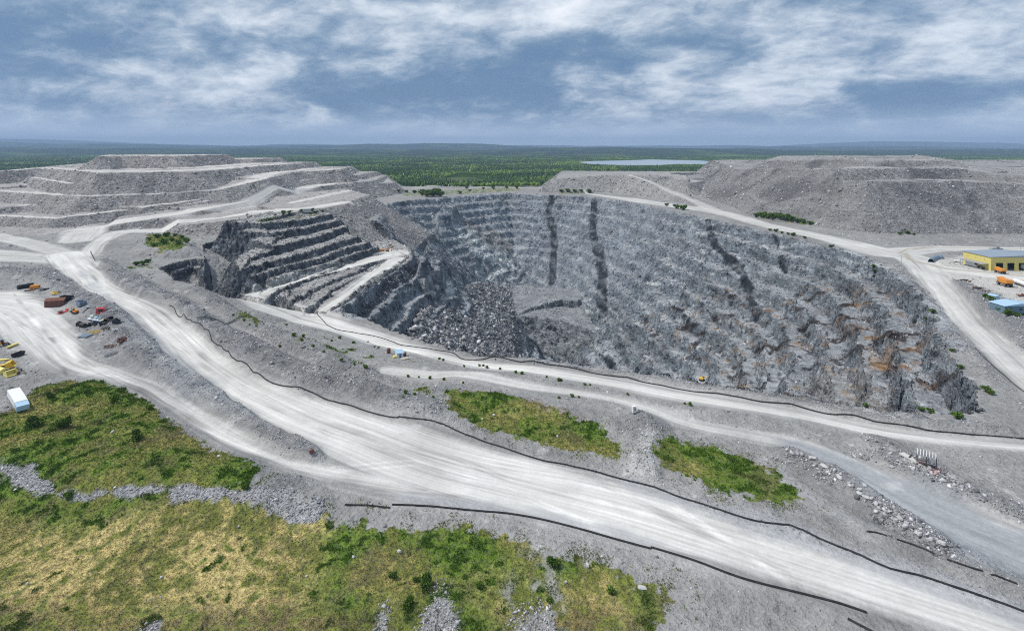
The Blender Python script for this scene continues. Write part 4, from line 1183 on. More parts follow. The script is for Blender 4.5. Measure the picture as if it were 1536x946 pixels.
def pickup(label, p, rz, mat='white', long=5.3, cab='cab', name='pickup_truck', cat='pickup', van=False, s=1.0, group=None):
    t_ = thing(name, label, cat, p, rz, group); t_.scale = (s, s, s)
    if van:
        MB().prism([(-long / 2, .45), (long / 2, .45), (long / 2, 1.2), (long / 2 - .8, 1.5), (long / 2 - 1.5, 2.4), (-long / 2, 2.4)], -1.0, 1.0).build('body', mat, t_)
        MB().prism([(long / 2 - .84, 1.55), (long / 2 - 1.42, 2.3), (long / 2 - 1.36, 2.36), (long / 2 - .76, 1.58)], -.85, .85).build('windscreen', 'glass', t_)
    else:
        MB().prism([(-long / 2, .45), (long / 2, .45), (long / 2, 1.05), (-long / 2, 1.1)], -.95, .95).build('body', mat, t_)
        MB().prism([(-.6, 1.1), (1.3, 1.08), (.7, 1.8), (-.5, 1.82)], -.85, .85).build('cab', mat, t_)
        MB().prism([(1.34, 1.12), (.74, 1.78), (.68, 1.74), (1.24, 1.1)], -.75, .75).build('windscreen', 'glass', t_)
    wheels(t_, (-long * .31, long * .31), .82, .38, .26)
    return t_
pickup('white pickup parked by the left corner of the yellow workshop', hit(1440, 393.5), yaw((1436, 393), (1446, 394)), s=1.25)
pickup('white box van backed under the workshop canopy', hit(1459, 399.5), yaw((1453, 397), (1465, 400)), van=True, long=7.0, name='white_van', cat='van', s=1.3)
pickup('silver pickup driving along the road behind the workshop', hit(1494, 375.5), 0.05, 'grey', s=1.7)
pickup('dark grey utility truck parked beside the white van', hit(1473, 402.5), yaw((1466, 401), (1481, 405)), 'dark', s=1.25)

def loader(label, p, rz, mat='yellow', s=1.0, group=None):
    t_ = thing('wheel_loader', label, 'loader', p, rz, group); t_.scale = (s, s, s)
    MB().box((-1.3, 0, 1.5), (2.8, 1.8, 1.2), taper=.92).build('engine_cover', mat, t_)
    MB().box((.5, 0, 2.3), (1.3, 1.4, 1.7), taper=.9).build('cab', 'glass', t_)
    for y in (-.6, .6):
        MB().cyl((1.0, y, 1.4), (3.1, y, .8), .14, 8).build('lift_arm', mat, t_)
    MB().prism([(2.9, .2), (4.1, .15), (4.1, .3), (3.2, .5), (3.1, 1.3), (2.9, 1.3)], -1.4, 1.4).build('bucket', 'dark', t_)
    wheels(t_, (-1.6, 1.5), 1.0, .75, .55)
    return t_
loader('small yellow loader parked right of the workshop bays', hit(1528, 403.5), yaw((1524, 403), (1534, 405)), s=1.05)
def excavator(label, p, rz, mat='orange', s=1.0, group=None, fold=0.0):
    t_ = thing('excavator', label, 'excavator', p, rz, group); t_.scale = (s, s, s)
    for y in (-1.1, 1.1):
        MB().prism([(-1.9, .2), (-1.5, 0), (1.5, 0), (1.9, .2), (1.9, .7), (1.5, .95), (-1.5, .95), (-1.9, .7)], y - .3, y + .3).build('track', 'black', t_)
    MB().box((-.3, 0, 1.75), (3.2, 2.4, 1.1)).build('upper_body', mat, t_)
    MB().box((.7, .75, 2.6), (1.3, .9, 1.0), taper=.88).build('cab', 'glass', t_)
    MB().tube([(.9, -.2, 1.9), (2.6, -.2, 4.0), (4.6, -.2, 3.7)], .25, 8).build('boom', mat, t_)
    st_ = MB().tube([(4.6, -.2, 3.8), (5.2, -.2, 2.4), (5.0, -.2, 1.1)], .18, 8).build('stick', mat, t_)
    MB().prism([(4.6, .2), (5.4, .1), (5.5, .9), (5.0, 1.2)], -.75, .35).build('bucket', 'dark', st_)
    return t_
excavator('bright yellow excavator working at the foot of the right pit wall', hit(1053, 571) + Vector((0, 0, .1)), yaw((1050, 571), (1058, 572)), 'yellow', 1.0)
excavator('orange excavator at the head of the two ramps, left of the pit wall', hit(581, 377), .4, 'orange', .8)
loader('small yellow loader beside the excavator at the ramp head', hit(587, 370.5), 2.2, 'yellow', .8)
solo('fuel_tank', MB().cyl((-2.2, 0, 1.0), (2.2, 0, 1.0), .9, 14).box((-1.4, 0, .2), (.3, 1.6, .4)).box((1.4, 0, .2), (.3, 1.6, .4)), 'orange', 'small orange tank on skids left of the excavator at the ramp head', 'tank', hit(573, 376.5), .5)

tk = thing('tank_trailer', 'long white tank trailer standing at the right edge of the yard', 'trailer', hit(1534, 430), yaw((1520, 425), (1545, 434)))
MB().cyl((-7, 0, 2.1), (7, 0, 2.1), 1.15, 16).build('tank', 'white', tk); MB().box((0, 0, .85), (13, 1.0, .25)).build('chassis', 'dark', tk)
wheels(tk, (-5.5, -4.2, 5.0), .95, .48)
wt = thing('storage_tank', 'round white tank standing beside the yellow loader', 'tank', hit(1535, 404.5))
MB().cyl((0, 0, 0), (0, 0, 3.6), 1.6, 18).build('shell', 'white', wt); MB().cyl((0, 0, 3.6), (0, 0, 4.3), 1.6, 18, .25).build('lid', 'white', wt)

# blue arched cover by the road loop
P_ = [hit(1396.5, 393.5), hit(1400, 390), hit(1406, 388), hit(1413, 387.6)]
def arch_cover(pts, r, h):
    mb = MB(); vs = []; fs = []; n = 9
    for i, p in enumerate(pts):
        d = (pts[min(i + 1, len(pts) - 1)] - pts[max(i - 1, 0)]); d.z = 0; d.normalize(); nr = Vector((-d.y, d.x, 0))
        for k in range(n):
            a = math.pi * k / (n - 1); vs.append(p + nr * math.cos(a) * r + Vector((0, 0, math.sin(a) * h)))
        for k in range(n):
            a = math.pi * k / (n - 1); vs.append(p + nr * math.cos(a) * (r - .12) + Vector((0, 0, math.sin(a) * (h - .12) - .02)))
    for i in range(len(pts) - 1):
        for k in range(n - 1):
            a, b = i * 2 * n, (i + 1) * 2 * n
            fs.append((a + k, a + k + 1, b + k + 1, b + k)); fs.append((a + n + k, b + n + k, b + n + k + 1, a + n + k + 1))
    for e0 in (0, (len(pts) - 1) * 2 * n):
        for k in range(n - 1):
            fs.append((e0 + k, e0 + n + k, e0 + n + k + 1, e0 + k + 1))
    return mb.add(vs, fs)
fine_p = [P_[0].lerp(P_[1], t_) for t_ in (0, .5)] + [P_[1].lerp(P_[2], t_) for t_ in (0, .5)] + [P_[2].lerp(P_[3], t_) for t_ in (0, .5, 1)]
tag(arch_cover(fine_p, 1.9, 2.6).build('conveyor_cover', 'slate'), 'curved slate blue conveyor cover lying inside the road loop', 'conveyor cover')

# blue grey shed at the yard edge
sh = thing('metal_shed', 'blue grey metal shed with a pale blue roof below the yard edge', 'shed', hit(1510, 470), yaw((1508, 469), (1536, 474)))
sh.scale = (.85, .85, .8)
MB().box((8, 4.5, 2.0), (18, 9, 4.0)).build('wall', 'teal', sh)
MB().prism([(-1.4, 4.02), (17.5, 4.02), (17.5, 4.25), (8, 5.5), (-1.4, 4.25)], -.5, 9.5).build('roof', 'blue', sh)
for x in (2, 8, 14):
    MB().box((x, -.06, 2.2), (1.4, .14, 1.0)).build('window', 'glass', sh)
annex = solo('lean_to', MB().box((0, 0, 1.1), (4.2, 3.4, 2.2)).box((0, 0, 2.3), (4.6, 3.8, .15), 0, .06), 'blue', 'small pale blue lean-to in front of the blue grey shed', 'shed', hit(1489, 449), yaw((1484, 447), (1496, 452)))

def scrap_heap(label, p, size, seed, mats=('dirt', 'rust', 'dark'), group=None, n=9):
    """one heap of tangled scrap that reads as a single pile"""
    rg_ = random.Random(seed); t_ = thing('scrap_heap', label, 'scrap heap', p, rg_.uniform(-.3, .3), group)
    for mi, mt in enumerate(mats):
        for k in range(n):
            mb = MB()
            q = (rg_.gauss(0, size[0] * .27), rg_.gauss(0, size[1] * .27), rg_.uniform(.1, size[2] * .7))
            if rg_.random() < .55:
                mb.box(q, (rg_.uniform(.4, 1.8), rg_.uniform(.3, 1.0), rg_.uniform(.2, .8)), rg_.uniform(0, 3), rg_.uniform(-.4, .4), rg_.uniform(-.4, .4))
            else:
                a = rg_.uniform(0, 6.28); l = rg_.uniform(.8, 2.2)
                mb.cyl(q, (q[0] + math.cos(a) * l, q[1] + math.sin(a) * l, q[2] + rg_.uniform(-.2, .6)), rg_.uniform(.07, .2), 7)
            mb.build(('scrap_plate', 'rusty_scrap', 'scrap_beam')[mi % 3], mt, t_)
    return t_
scrap_heap('long dark scrap heap at the top of the grey yard bank', hit(1446, 422), (9, 3.5, 1.6), 1, n=8)
scrap_heap('small dark scrap pile just right of the long heap on the yard edge', hit(1466, 433), (4, 2.2, 1.2), 2, n=6)
scrap_heap('low brown scrap pile at the middle of the yard edge', hit(1476, 438), (4.5, 2, 1.0), 3, ('rust', 'dirt'), n=5)
scrap_heap('dark scrap strip at the yard edge nearest the blue shed', hit(1487, 443.5), (6, 2, 1.0), 4, n=7)
scrap_heap('rusty red scrap heap in the yard above the pale blue roof', hit(1532, 444), (8, 3.5, 1.6), 5, ('rust', 'brown'), n=10)
def pole(label, p, h, arm=True):
    t_ = thing('utility_pole', label, 'pole', p)
    MB().cyl((0, 0, -.3), (0, 0, h), .16, 8, .10).build('shaft', 'wood', t_)
    if arm:
        MB().box((0, 0, h - .6), (1.8, .12, .14)).build('crossarm', 'wood', t_)
    return t_
pole('lone wooden utility pole at the bend of the road junction', hit(1352, 401), 8.5)
pole('wooden utility pole behind the workshop roof at the right edge', hit(1531, 383), 8.5)

# ---- left hand scrap yard
def box_part(name, par, mat, c, d, **k):
    return MB().box(c, d, **k).build(name, mat, par)
tkb = thing('cylindrical_tank', 'black cylindrical tank lying left of the orange dumper body', 'tank', hit(38, 432), yaw((31, 433), (49, 430)))
MB().cyl((-3.6, 0, 1.2), (3.6, 0, 1.2), 1.2, 16).build('shell', 'black', tkb)
for x in (-2.4, 2.4):
    MB().box((x, 0, .25), (.4, 2.0, .5)).build('saddle', 'dark', tkb)
ob = thing('dumper_body', 'orange dumper body standing right of the black tank', 'dumper body', hit(52, 433), yaw((47, 433), (58, 432)))
MB().prism([(-2.3, .4), (-2.0, 1.9), (2.4, 2.1), (2.4, 1.9), (-1.7, 1.7), (-1.5, .6), (1.6, .55), (1.9, .3)], -1.4, 1.4).build('tub', 'orange', ob)
for y in (-1.45, 1.45):
    MB().box((.2, y, 1.2), (4.0, .14, 1.6)).build('side_plate', 'orange', ob)
yf = thing('steel_grating', 'yellow steel frame lying on the pale ground above the brown shed', 'frame', hit(84, 440), yaw((78, 439), (90, 440)))
for y in (-1.6, 1.6):
    MB().box((0, y, .5), (5.2, .35, .5)).build('rail', 'yellow', yf)
for x in (-2.3, -.8, .8, 2.3):
    MB().box((x, 0, .5), (.35, 2.8, .4)).build('cross_bar', 'yellow', yf)
bs = thing('shipping_container', 'rusty brown container with a pitched lid, largest piece in the scrap yard', 'container', hit(84, 459), yaw((74, 460), (95, 456)))
MB().box((0, 0, 1.6), (8.2, 4.4, 3.2)).build('body', 'brown', bs)
MB().prism([(-2.3, 3.22), (2.3, 3.22), (0, 4.3)], -4.3, 4.3).build('lid', 'rust', bs)
bs.children[1].rotation_euler = (0, 0, R(90))
for x in (-3, -1, 1, 3):
    MB().box((x, -2.26, 1.6), (.16, .12, 3.0)).build('rib', 'rust', bs)
def skip(label, p, rz, mat, d=(5, 2.4, 1.8), group=None):
    t_ = thing('steel_skip', label, 'skip', p, rz, group); a, b, h = d
    MB().prism([(-a / 2, h), (-a / 2 + .6, 0), (a / 2 - .6, 0), (a / 2, h), (a / 2 - .15, h), (a / 2 - .7, .2), (-a / 2 + .7, .2), (-a / 2 + .15, h)], -b / 2, b / 2).build('trough', mat, t_)
    for y in (-b / 2 - .06, b / 2 + .06):
        MB().prism([(-a / 2, h), (-a / 2 + .6, 0), (a / 2 - .6, 0), (a / 2, h)], y - .05, y + .05).build('side', mat, t_)
    return t_
skip('black steel skip behind the brown container', hit(100, 450), yaw((92, 451), (108, 448)), 'black', (6, 2.6, 2.2))
skip('slate blue skip at the foot of the bank behind the orange digger', hit(122, 458), yaw((117, 456), (128, 460)), 'slate', (5, 2.8, 2.2))
skip('small dark skip on the road side of the yard, alone near the yellow plates', hit(27, 534), yaw((20, 536), (34, 531)), 'black', (4.2, 1.8, 1.4))
def plates(label, p, rz, mat, d, seed):
    rg_ = random.Random(seed); mb = MB()
    for k in range(4):
        mb.box((rg_.uniform(-.35, .35) * d[0], rg_.uniform(-.35, .35) * d[1], .12 + .16 * k), (d[0] * rg_.uniform(.4, .7), d[1] * rg_.uniform(.4, .8), .12), rg_.uniform(-.5, .5), 0, rg_.uniform(-.08, .08))
    return solo('plate_stack', mb, mat, label, 'steel plates', p, rz)
plates('dark steel plates lying right of the orange dumper body', hit(71, 434), .5, 'dark', (7, 3.2), 3)
plates('dark plates lying in front of the black cylindrical tank', hit(44, 436), .3, 'rust', (4.5, 2), 4)
plates('pale scrap plates beside the slate blue skip', hit(134, 461), .6, 'grey', (6, 2.6), 5)
plates('pale twisted sheet scrap right of the row of black buckets', hit(174, 495), .8, 'grey', (5, 3.5), 6)
rb = thing('chute', 'dark red steel chute lying in front of the orange digger', 'chute', hit(94, 469), yaw((87, 471), (102, 466)))
MB().prism([(-2.6, 0), (2.4, 0), (2.8, 1.3), (2.6, 1.3), (2.1, .3), (-2.4, .4)], -.7, .7).build('trough', 'red', rb)
MB().box((-1.2, .0, .9), (1.6, 1.5, .5)).build('hopper', 'brown', rb)
excavator('old orange digger parked in the scrap yard below the brown container', hit(113, 470), yaw((117, 471), (105, 468)), 'orange', .72)
rc = thing('machine_cab', 'bright red machine cab standing at the foot of the grey bank', 'cab', hit(151, 470), .3)
MB().box((0, 0, 1.3), (3.4, 2.3, 2.2), taper=.9).build('shell', 'red', rc); MB().box((.2, -1.13, 1.6), (1.8, .06, .8)).build('window', 'glass', rc); MB().box((0, 0, 2.5), (3.3, 2.3, .14)).build('roof', 'red', rc)
fl = thing('flatbed_trailer', 'pale flatbed trailer loaded with drums in the scrap yard', 'trailer', hit(145, 482), yaw((128, 485), (164, 478)))
MB().box((0, 0, .85), (10.5, 2.4, .3)).build('deck', 'white', fl); MB().box((0, -1.26, .8), (10.5, .1, .35)).build('side_rail', 'navy', fl)
wheels(fl, (-3.2, -2.0, 3.6), .9, .38)
f_rz = fl.rotation_euler.z
def on_trailer(x, y, z=1.0):
    return fl.location + Matrix.Rotation(f_rz, 3, 'Z') @ Vector((x, y, z))
for k, (x, y, mt, lb) in enumerate(((-4.2, .4, 'white', 'white drum at the left end of the flatbed trailer'), (-2.8, -.3, 'pale', 'grey drum second from the left on the flatbed trailer'), (-1.5, .5, 'green', 'green drum near the middle of the flatbed trailer'),
                                    (-.1, -.3, 'white', 'white drum in the middle of the flatbed, right of the green drum'), (1.4, .4, 'navy', 'dark blue drum on the flatbed trailer'), (2.7, -.4, 'blue', 'pale blue drum right of the dark blue drum'))):
    d = thing('drum', lb, 'drum', on_trailer(x, y), 0, 'drums on the flatbed trailer')
    MB().cyl((0, 0, 0), (0, 0, 1.15), .55, 14).build('shell', mt, d); MB().cyl((0, 0, 1.15), (0, 0, 1.22), .57, 14).build('lid', mt, d)
solo('tilted_panel', MB().box((0, 0, .5), (2.6, 2.0, .12), 0, .25, -.2).box((-.9, .6, .2), (.12, .12, .5)).box((.9, .6, .3), (.12, .12, .6)), 'lemon', 'pale yellow panel on the right end of the flatbed trailer', 'panel', on_trailer(4.2, .1, .95), f_rz)
def bucket(label, p, rz, s):
    t_ = thing('digger_bucket', label, 'bucket', p, rz, 'black digger buckets'); t_.scale = (s, s, s)
    MB().prism([(-1, 0), (.9, 0), (1.2, .4), (1.0, .5), (.7, .25), (-.7, .3), (-.8, 1.0), (-.2, 1.3), (-.5, 1.45), (-1.15, 1.1)], -.8, .8).build('shell', 'black', t_)
    for y in (-.84, .84):
        MB().prism([(-1, 0), (.9, 0), (1.2, .4), (-.2, 1.3), (-.5, 1.45), (-1.15, 1.1)], y - .04, y + .04).build('cheek', 'dark', t_)
    for y in (-.6, -.2, .2, .6):
        MB().box((1.25, y, .42), (.4, .14, .12)).build('tooth', 'grey', t_)
    return t_
for k, (x, y, s, lb) in enumerate(((120, 488, 1.25, 'black digger bucket at the left end of the bucket row'), (126, 490, 1.3, 'large black digger bucket second from the left in the row'), (136, 488, 1.1, 'black digger bucket just below the flatbed trailer wheels'),
                                   (144, 487, 1.2, 'black digger bucket at the middle of the bucket row'), (153, 486.5, 1.1, 'black digger bucket right of the middle of the row'), (159, 484, 1.2, 'black digger bucket near the right end of the flatbed'),
                                   (166, 480, 1.1, 'black digger bucket up by the pale yellow panel'), (175, 484, 1.35, 'large black digger bucket at the right end of the row'))):
    bucket(lb, hit(x, y), .4 + k * .9, s)
pr = thing('pipe_rack', 'row of grey steel pipes on bearers left of the yellow boom', 'pipes', hit(128, 505), yaw((124, 507), (133, 503)))
for k in range(4):
    MB().cyl((-1.7 + k * 1.1, -2.0, .55), (-1.7 + k * 1.1 + .3, 2.2, .55), .28, 9).build('pipe', 'slate', pr)
for y in (-1.4, 1.5):
    MB().box((0, y, .13), (4.8, .25, .25)).build('bearer', 'wood', pr)
def lattice(name, label, cat, p, rz, L, w, mat):
    t_ = thing(name, label, cat, p, rz)
    for y in (-w / 2, w / 2):
        for z in (.25, .25 + w * .7):
            MB().box((0, y, z), (L, .16, .16)).build('chord', mat, t_)
    mb = MB(); n = int(L / 1.2)
    for k in range(n):
        x = -L / 2 + k * L / n
        for y in (-w / 2, w / 2):
            mb.cyl((x, y, .25), (x + L / n, y, .25 + w * .7), .06, 5)
        mb.cyl((x, -w / 2, .25 + w * .7), (x + L / n, w / 2, .25 + w * .7), .06, 5)
    mb.build('lacing', mat, t_)
    return t_
lattice('crane_boom', 'yellow lattice boom section lying on the grey ground', 'boom', hit(146, 500), yaw((136, 504), (157, 496)), 6.8, 1.3, 'yellow')
lattice('truss', 'rusty steel truss lying below the yellow boom', 'truss', hit(169, 520.5), yaw((160, 524), (179, 517)), 6.0, .9, 'rust')
lattice('steel_lattice', 'pale bent steel lattice in front of the rusty truss', 'frame', hit(167, 532), yaw((158, 535), (178, 527)), 5.0, .8, 'grey')
scrap_heap('rusty machine wreck at the right end of the rusty truss', hit(184, 512), (3.6, 2.4, 1.8), 8, ('rust', 'dirt', 'dark'), n=6)
scrap_heap('dark scrap heap on the bank edge right of the pale sheets', hit(160, 493), (4, 2, 1.0), 9, ('dark', 'dirt'), n=5)
scrap_heap('dark tangle of scrap under the yellow buckets at the left edge', hit(24, 560), (9, 3.0, 1.5), 10, ('dirt', 'dark', 'rust'), n=7)
def tub(label, p, rz, mat, s=1.0):
    t_ = thing('loading_bucket', label, 'loader bucket', p, rz, 'yellow loader buckets'); t_.scale = (s, s, s)
    MB().prism([(-1.2, .1), (1.2, .0), (1.5, .3), (1.2, .4), (-.8, .5), (-.9, 1.6), (.2, 2.0), (-.2, 2.15), (-1.5, 1.5)], -1.6, 1.6).build('shell', mat, t_)
    for y in (-1.64, 1.64):
        MB().prism([(-1.2, .1), (1.2, .0), (1.5, .3), (.2, 2.0), (-.2, 2.15), (-1.5, 1.5)], y - .05, y + .05).build('cheek', mat, t_)
    return t_
tub('yellow loader bucket on top of the dark scrap at the left edge', hit(16, 553) + Vector((0, 0, .8)), .5, 'yellow', .95)
tub('pale yellow loader bucket lying nearest the white box trailer', hit(16, 563), -.4, 'lemon', .95)
tub('pale yellow loader bucket cut by the left frame edge', hit(3, 559), 1.2, 'lemon', .95)
plates('yellow steel plates at the left frame edge above the buckets', hit(4, 549), .4, 'yellow', (4.2, 2.0), 14)
plates('pale yellow plates at the left frame edge, level with the small skip', hit(2, 541), .4, 'lemon', (4.0, 1.8), 15)
solo('steel_beam', MB().box((0, 0, .35), (5.2, .9, .12)).box((0, 0, .6), (5.2, .12, .5)).box((0, 0, .86), (5.2, .9, .12)), 'lemon', 'pale yellow steel beam lying alone on the pale ground', 'beam', hit(19, 520), yaw((13, 522), (26, 517)))
loader('rusty orange loader at the left frame edge by the road', hit(1, 519), 1.0, 'orange', .75)
solo('hose_coil', MB().tube([(math.cos(a) * 1.1 + .2 * math.sin(3 * a), math.sin(a) * 1.1, .2 + a * .01) for a in np.linspace(0, 18, 60)], .12, 6), 'black', 'coil of black hose on the bank above the scrap yard', 'hose', hit(87, 420))

# ---- pump station beside the rim road
ps = thing('pump_shed', 'small pale blue sheet metal shed beside the rim road', 'shed', hit(599, 536), .5)
MB().box((0, 0, 1.1), (2.6, 2.2, 2.2)).build('wall', 'white', ps); MB().box((0, 0, 2.45), (3.4, 3.0, .14), 0, .22, .1).build('roof', 'blue', ps); MB().box((.1, -1.12, .95), (.8, .06, 1.7)).build('door', 'navy', ps)
rt = thing('rusty_tank', 'rusty upright tank left of the small pale blue shed', 'tank', hit(583, 530), 0)
MB().cyl((0, 0, 0), (0, 0, 2.0), .8, 14).build('shell', 'rust', rt); MB().cyl((0, 0, 2.0), (0, 0, 2.3), .8, 14, .3).build('lid', 'rust', rt)
solo('rusty_box', MB().box((0, 0, .7), (1.6, 1.4, 1.4)).box((0, 0, 1.45), (1.8, 1.6, .1)), 'brown', 'rusty brown steel box right of the small pale blue shed', 'box', hit(606, 534), .4)
solo('board_stack', MB().box((0, 0, .2), (2.8, 2.2, .1)).box((.1, .1, .35), (2.6, 2.2, .1), .1).box((-.2, .1, .52), (2.8, 2.0, .1), -.08), 'wood', 'stack of pale boards in front of the rusty brown box', 'boards', hit(608, 539), .6)
solo('plank_pile', MB().box((0, 0, .15), (3.6, .3, .12)).box((.1, .4, .15), (3.4, .3, .12), .08).box((-.1, .2, .3), (3.4, .3, .12), -.1), 'wood', 'loose pale planks right of the board stack', 'planks', hit(616, 542), -.2)
solo('pump_unit', MB().box((0, 0, .5), (1.4, .9, .8)).cyl((-.9, 0, .5), (-.4, 0, .5), .3, 10).cyl((.2, 0, .9), (.2, 0, 1.4), .12, 8), 'lemon', 'small pale pump at the left foot of the blue shed', 'pump', hit(592, 537), .9)
wp = thing('survey_box', 'white cabinet on a post beside the gravel mound', 'cabinet', hit(951, 621), .2)
MB().box((0, 0, 1.5), (1.1, .9, 1.8)).build('cabinet', 'white', wp); MB().cyl((0, 0, -.2), (0, 0, .6), .12, 8).build('post', 'dark', wp); MB().box((.15, -.47, 1.6), (.5, .05, .9)).build('door', 'grey', wp)

# ---- steel gantry on the concrete slab
ga = thing('drill_rack', 'steel rack of rods on dark legs standing on the pale slab', 'rack', hit(1390, 698), yaw((1381, 696), (1400, 702)))
for x in (-1.9, 0, 1.9):
    for y in (-.55, .55):
        MB().box((x, y, 1.2), (.18, .18, 2.4)).build('leg', 'dark', ga)
for z in (.9, 2.3):
    for y in (-.55, .55):
        MB().box((0, y, z), (4.4, .12, .12)).build('rail', 'grey', ga)
for k in range(7):
    MB().cyl((-1.8 + k * .6, -.5, 2.42 + .02 * (k % 3)), (-1.8 + k * .6, 1.5, 3.0), .07, 7).build('rod', 'white', ga)
MB().box((-.9, -.1, .6), (1.5, .9, .35)).build('tray', 'brown', ga); MB().box((1.0, -.1, .6), (1.5, .9, .35)).build('tray', 'dark', ga)
sb = solo('concrete_slab', MB().box((0, 0, .1), (5.6, 1.6, .3)), 'pale', 'long pale concrete slab at the left of the steel rack', 'slab', hit(1368, 688.5), yaw((1355, 683), (1381, 694)))
solo('steel_tube', MB().cyl((-.9, 0, .4), (.9, 0, .55), .14, 8), 'dark', 'short dark tube lying across the pale slab', 'tube', hit(1366, 686), yaw((1363, 688), (1369, 683)))
hp = [hit(1404 + 6 * math.cos(a) + a * .35, 706 + 4.5 * math.sin(a) + a * .5, .07) for a in np.linspace(-2.5, 6.5, 34)]
tag(MB().tube(hp, .09, 6).build('red_hose', 'red'), 'looped red hose lying on the pale ground right of the rack', 'hose')
hut = thing('bench_hut', 'low concrete hut on the top bench of the left pit wall', 'hut', hit(461, 318), .4)
MB().box((0, 0, 1.5), (7, 5, 3)).build('wall', 'pale', hut); MB().box((0, 0, 3.12), (7.8, 5.8, .25)).build('roof', 'grey', hut)

# ---- pipelines along the roads
def pipe(label, pts, r=.17, mat='black', lift=.12, name='pipeline', cat='pipe', wig=.5, seed=0):
    P = [hit(x, y) for x, y in pts]; out = []
    n = len(P)
    for i in range(n - 1):
        p0, p1, p2, p3 = P[max(i - 1, 0)], P[i], P[i + 1], P[min(i + 2, n - 1)]
        m = max(2, int((p2 - p1).length / 2.2))
        for k in range(m):
            t_ = k / m
            out.append(.5 * ((2 * p1) + (p2 - p0) * t_ + (2 * p0 - 5 * p1 + 4 * p2 - p3) * t_ ** 2 + (3 * p1 - p0 - 3 * p2 + p3) * t_ ** 3))
    out.append(P[-1]); fin_ = []
    for k, q in enumerate(out):
        w_ = wig * float(perlin(np.array([q.x / 9.0 + seed]), np.array([q.y / 9.0]), 500)[0])
        x, y = q.x + w_, q.y + w_ * .6
        fin_.append(Vector((x, y, float(ground_z(np.array([x]), np.array([y]))[0]) + lift)))
    return tag(MB().tube(fin_, r, 6).build(name, mat), label, cat)
pipe('long black pipeline snaking along the upper edge of the main haul road', [(255, 458), (278, 472), (300, 487), (316, 500), (322, 512), (345, 530), (370, 548), (390, 562), (403, 571), (425, 577), (450, 583), (480, 593), (520, 607), (560, 620), (590, 626), (598, 626)], .19)
pipe('black pipeline past the two grass patches down to the lower right corner', [(598, 625), (635, 630), (665, 637), (700, 651), (740, 667), (780, 679), (820, 692), (850, 697), (890, 707), (930, 717), (980, 731), (1050, 754), (1100, 772), (1150, 784), (1185, 787), (1230, 808), (1290, 835), (1335, 853), (1375, 861), (1420, 878), (1480, 898), (1560, 925)], .2)
pipe('black pipe running along the near verge above the dry grass', [(588, 757), (640, 759), (700, 765), (760, 770), (820, 781), (870, 793), (920, 808), (976, 823)], .2, wig=.15)
pipe('short black pipe at the left end of the near verge', [(518, 757), (550, 758), (585, 762)], .19, wig=.1)
pipe('black pipe along the near edge of the haul road towards the lower right', [(976, 821), (1030, 837), (1090, 859), (1150, 878), (1210, 892), (1260, 905), (1300, 919)], .2, wig=.15)
pipe('short black pipe at the bottom edge below the haul road', [(1272, 928), (1290, 938), (1312, 950)], .2, wig=.1)
pipe('thin black pipeline following the pit rim along the rim road', [(470, 470), (492, 488), (520, 497), (560, 504), (588, 512), (600, 517), (650, 524), (680, 530), (692, 538), (705, 540), (735, 537), (790, 543), (850, 550), (930, 566), (1020, 584), (1060, 589), (1090, 591), (1130, 600), (1200, 611), (1280, 625), (1360, 640), (1450, 651), (1560, 659)], .2)
pipe('topmost short black pipe on the stony right bank', [(1300, 797), (1315, 799), (1330, 804)], .15, wig=.1)
pipe('black pipe second from the top on the stony right bank', [(1345, 809), (1370, 817), (1402, 831)], .16, wig=.1)
pipe('black pipe third from the top on the stony right bank', [(1420, 839), (1445, 848), (1474, 857)], .16, wig=.1)
pipe('lowest short black pipe on the stony right bank', [(1486, 862), (1505, 868), (1526, 876)], .16, wig=.1)
pipe('black cable lying beside the right hand road above the pit', [(1462, 522), (1480, 540), (1505, 562), (1536, 588)], .15)
pipe('short dark hose at the road fork on the upper left', [(136, 377), (139, 384), (143, 391)], .3, wig=.2)

# ---- boulders
def boulder(label, px, py, d, mat='boulder', group=None, seed=0):
    p = hit(px, py)
    return solo('boulder', MB().rock((0, 0, d[2] * .28), d, seed), mat, label, 'boulder', p, random.Random(seed).uniform(0, 3), group)
for k, (x, y, d, lb) in enumerate(((599, 829, (1.0, .8, .9), 'white boulder in the green grass below the short verge pipe'), (881, 850, (.7, 1.1, 1.1), 'upright white boulder in the grass right of the dark shrub'), (963, 882, (1.7, 1.2, .7), 'flat white boulder near the right tip of the lower grass'),
                                   (849, 874, (.7, .6, .6), 'small white boulder below the dark shrub in the dry grass'), (530, 836, (.8, .6, .6), 'grey white boulder in the grass left of the white one'), (242, 867, (.7, .6, .6), 'white boulder in the middle of the dry grass'),
                                   (328, 685, (.9, .8, .7), 'pale boulder at the right side of the green hill'), (41, 876, (.6, .5, .5), 'small white boulder in the lower left grass'), (460, 865, (.7, .5, .5), 'small white stone at the right of the dry grass'),
                                   (358, 790, (.6, .5, .5), 'pale stone just below the stone drain'), (169, 648, (1.2, .9, .7), 'pale boulder near the top of the green hill'), (741, 623, (1.1, .9, .8), 'left white boulder in the long middle grass patch'),
                                   (724, 629, (.8, .8, .7), 'small white boulder low in the long middle grass patch'), (836, 655, (.8, .7, .6), 'white boulder at the right of the long middle grass patch'), (467, 679, (1.6, 1.4, 1.3), 'reddish boulder on the tip of the bank between the roads'))):
    boulder(lb, x, y, d, 'brown' if 'reddish' in lb else 'boulder', 'single boulders in the grass', 20 + k)
rgn = random.Random(4)
band_px = [(1183, 677), (1200, 684), (1218, 690), (1232, 699), (1247, 708), (1262, 716), (1277, 726), (1290, 737), (1303, 748), (1318, 757), (1332, 768), (1346, 779), (1360, 789), (1375, 799), (1392, 808), (1408, 818)]
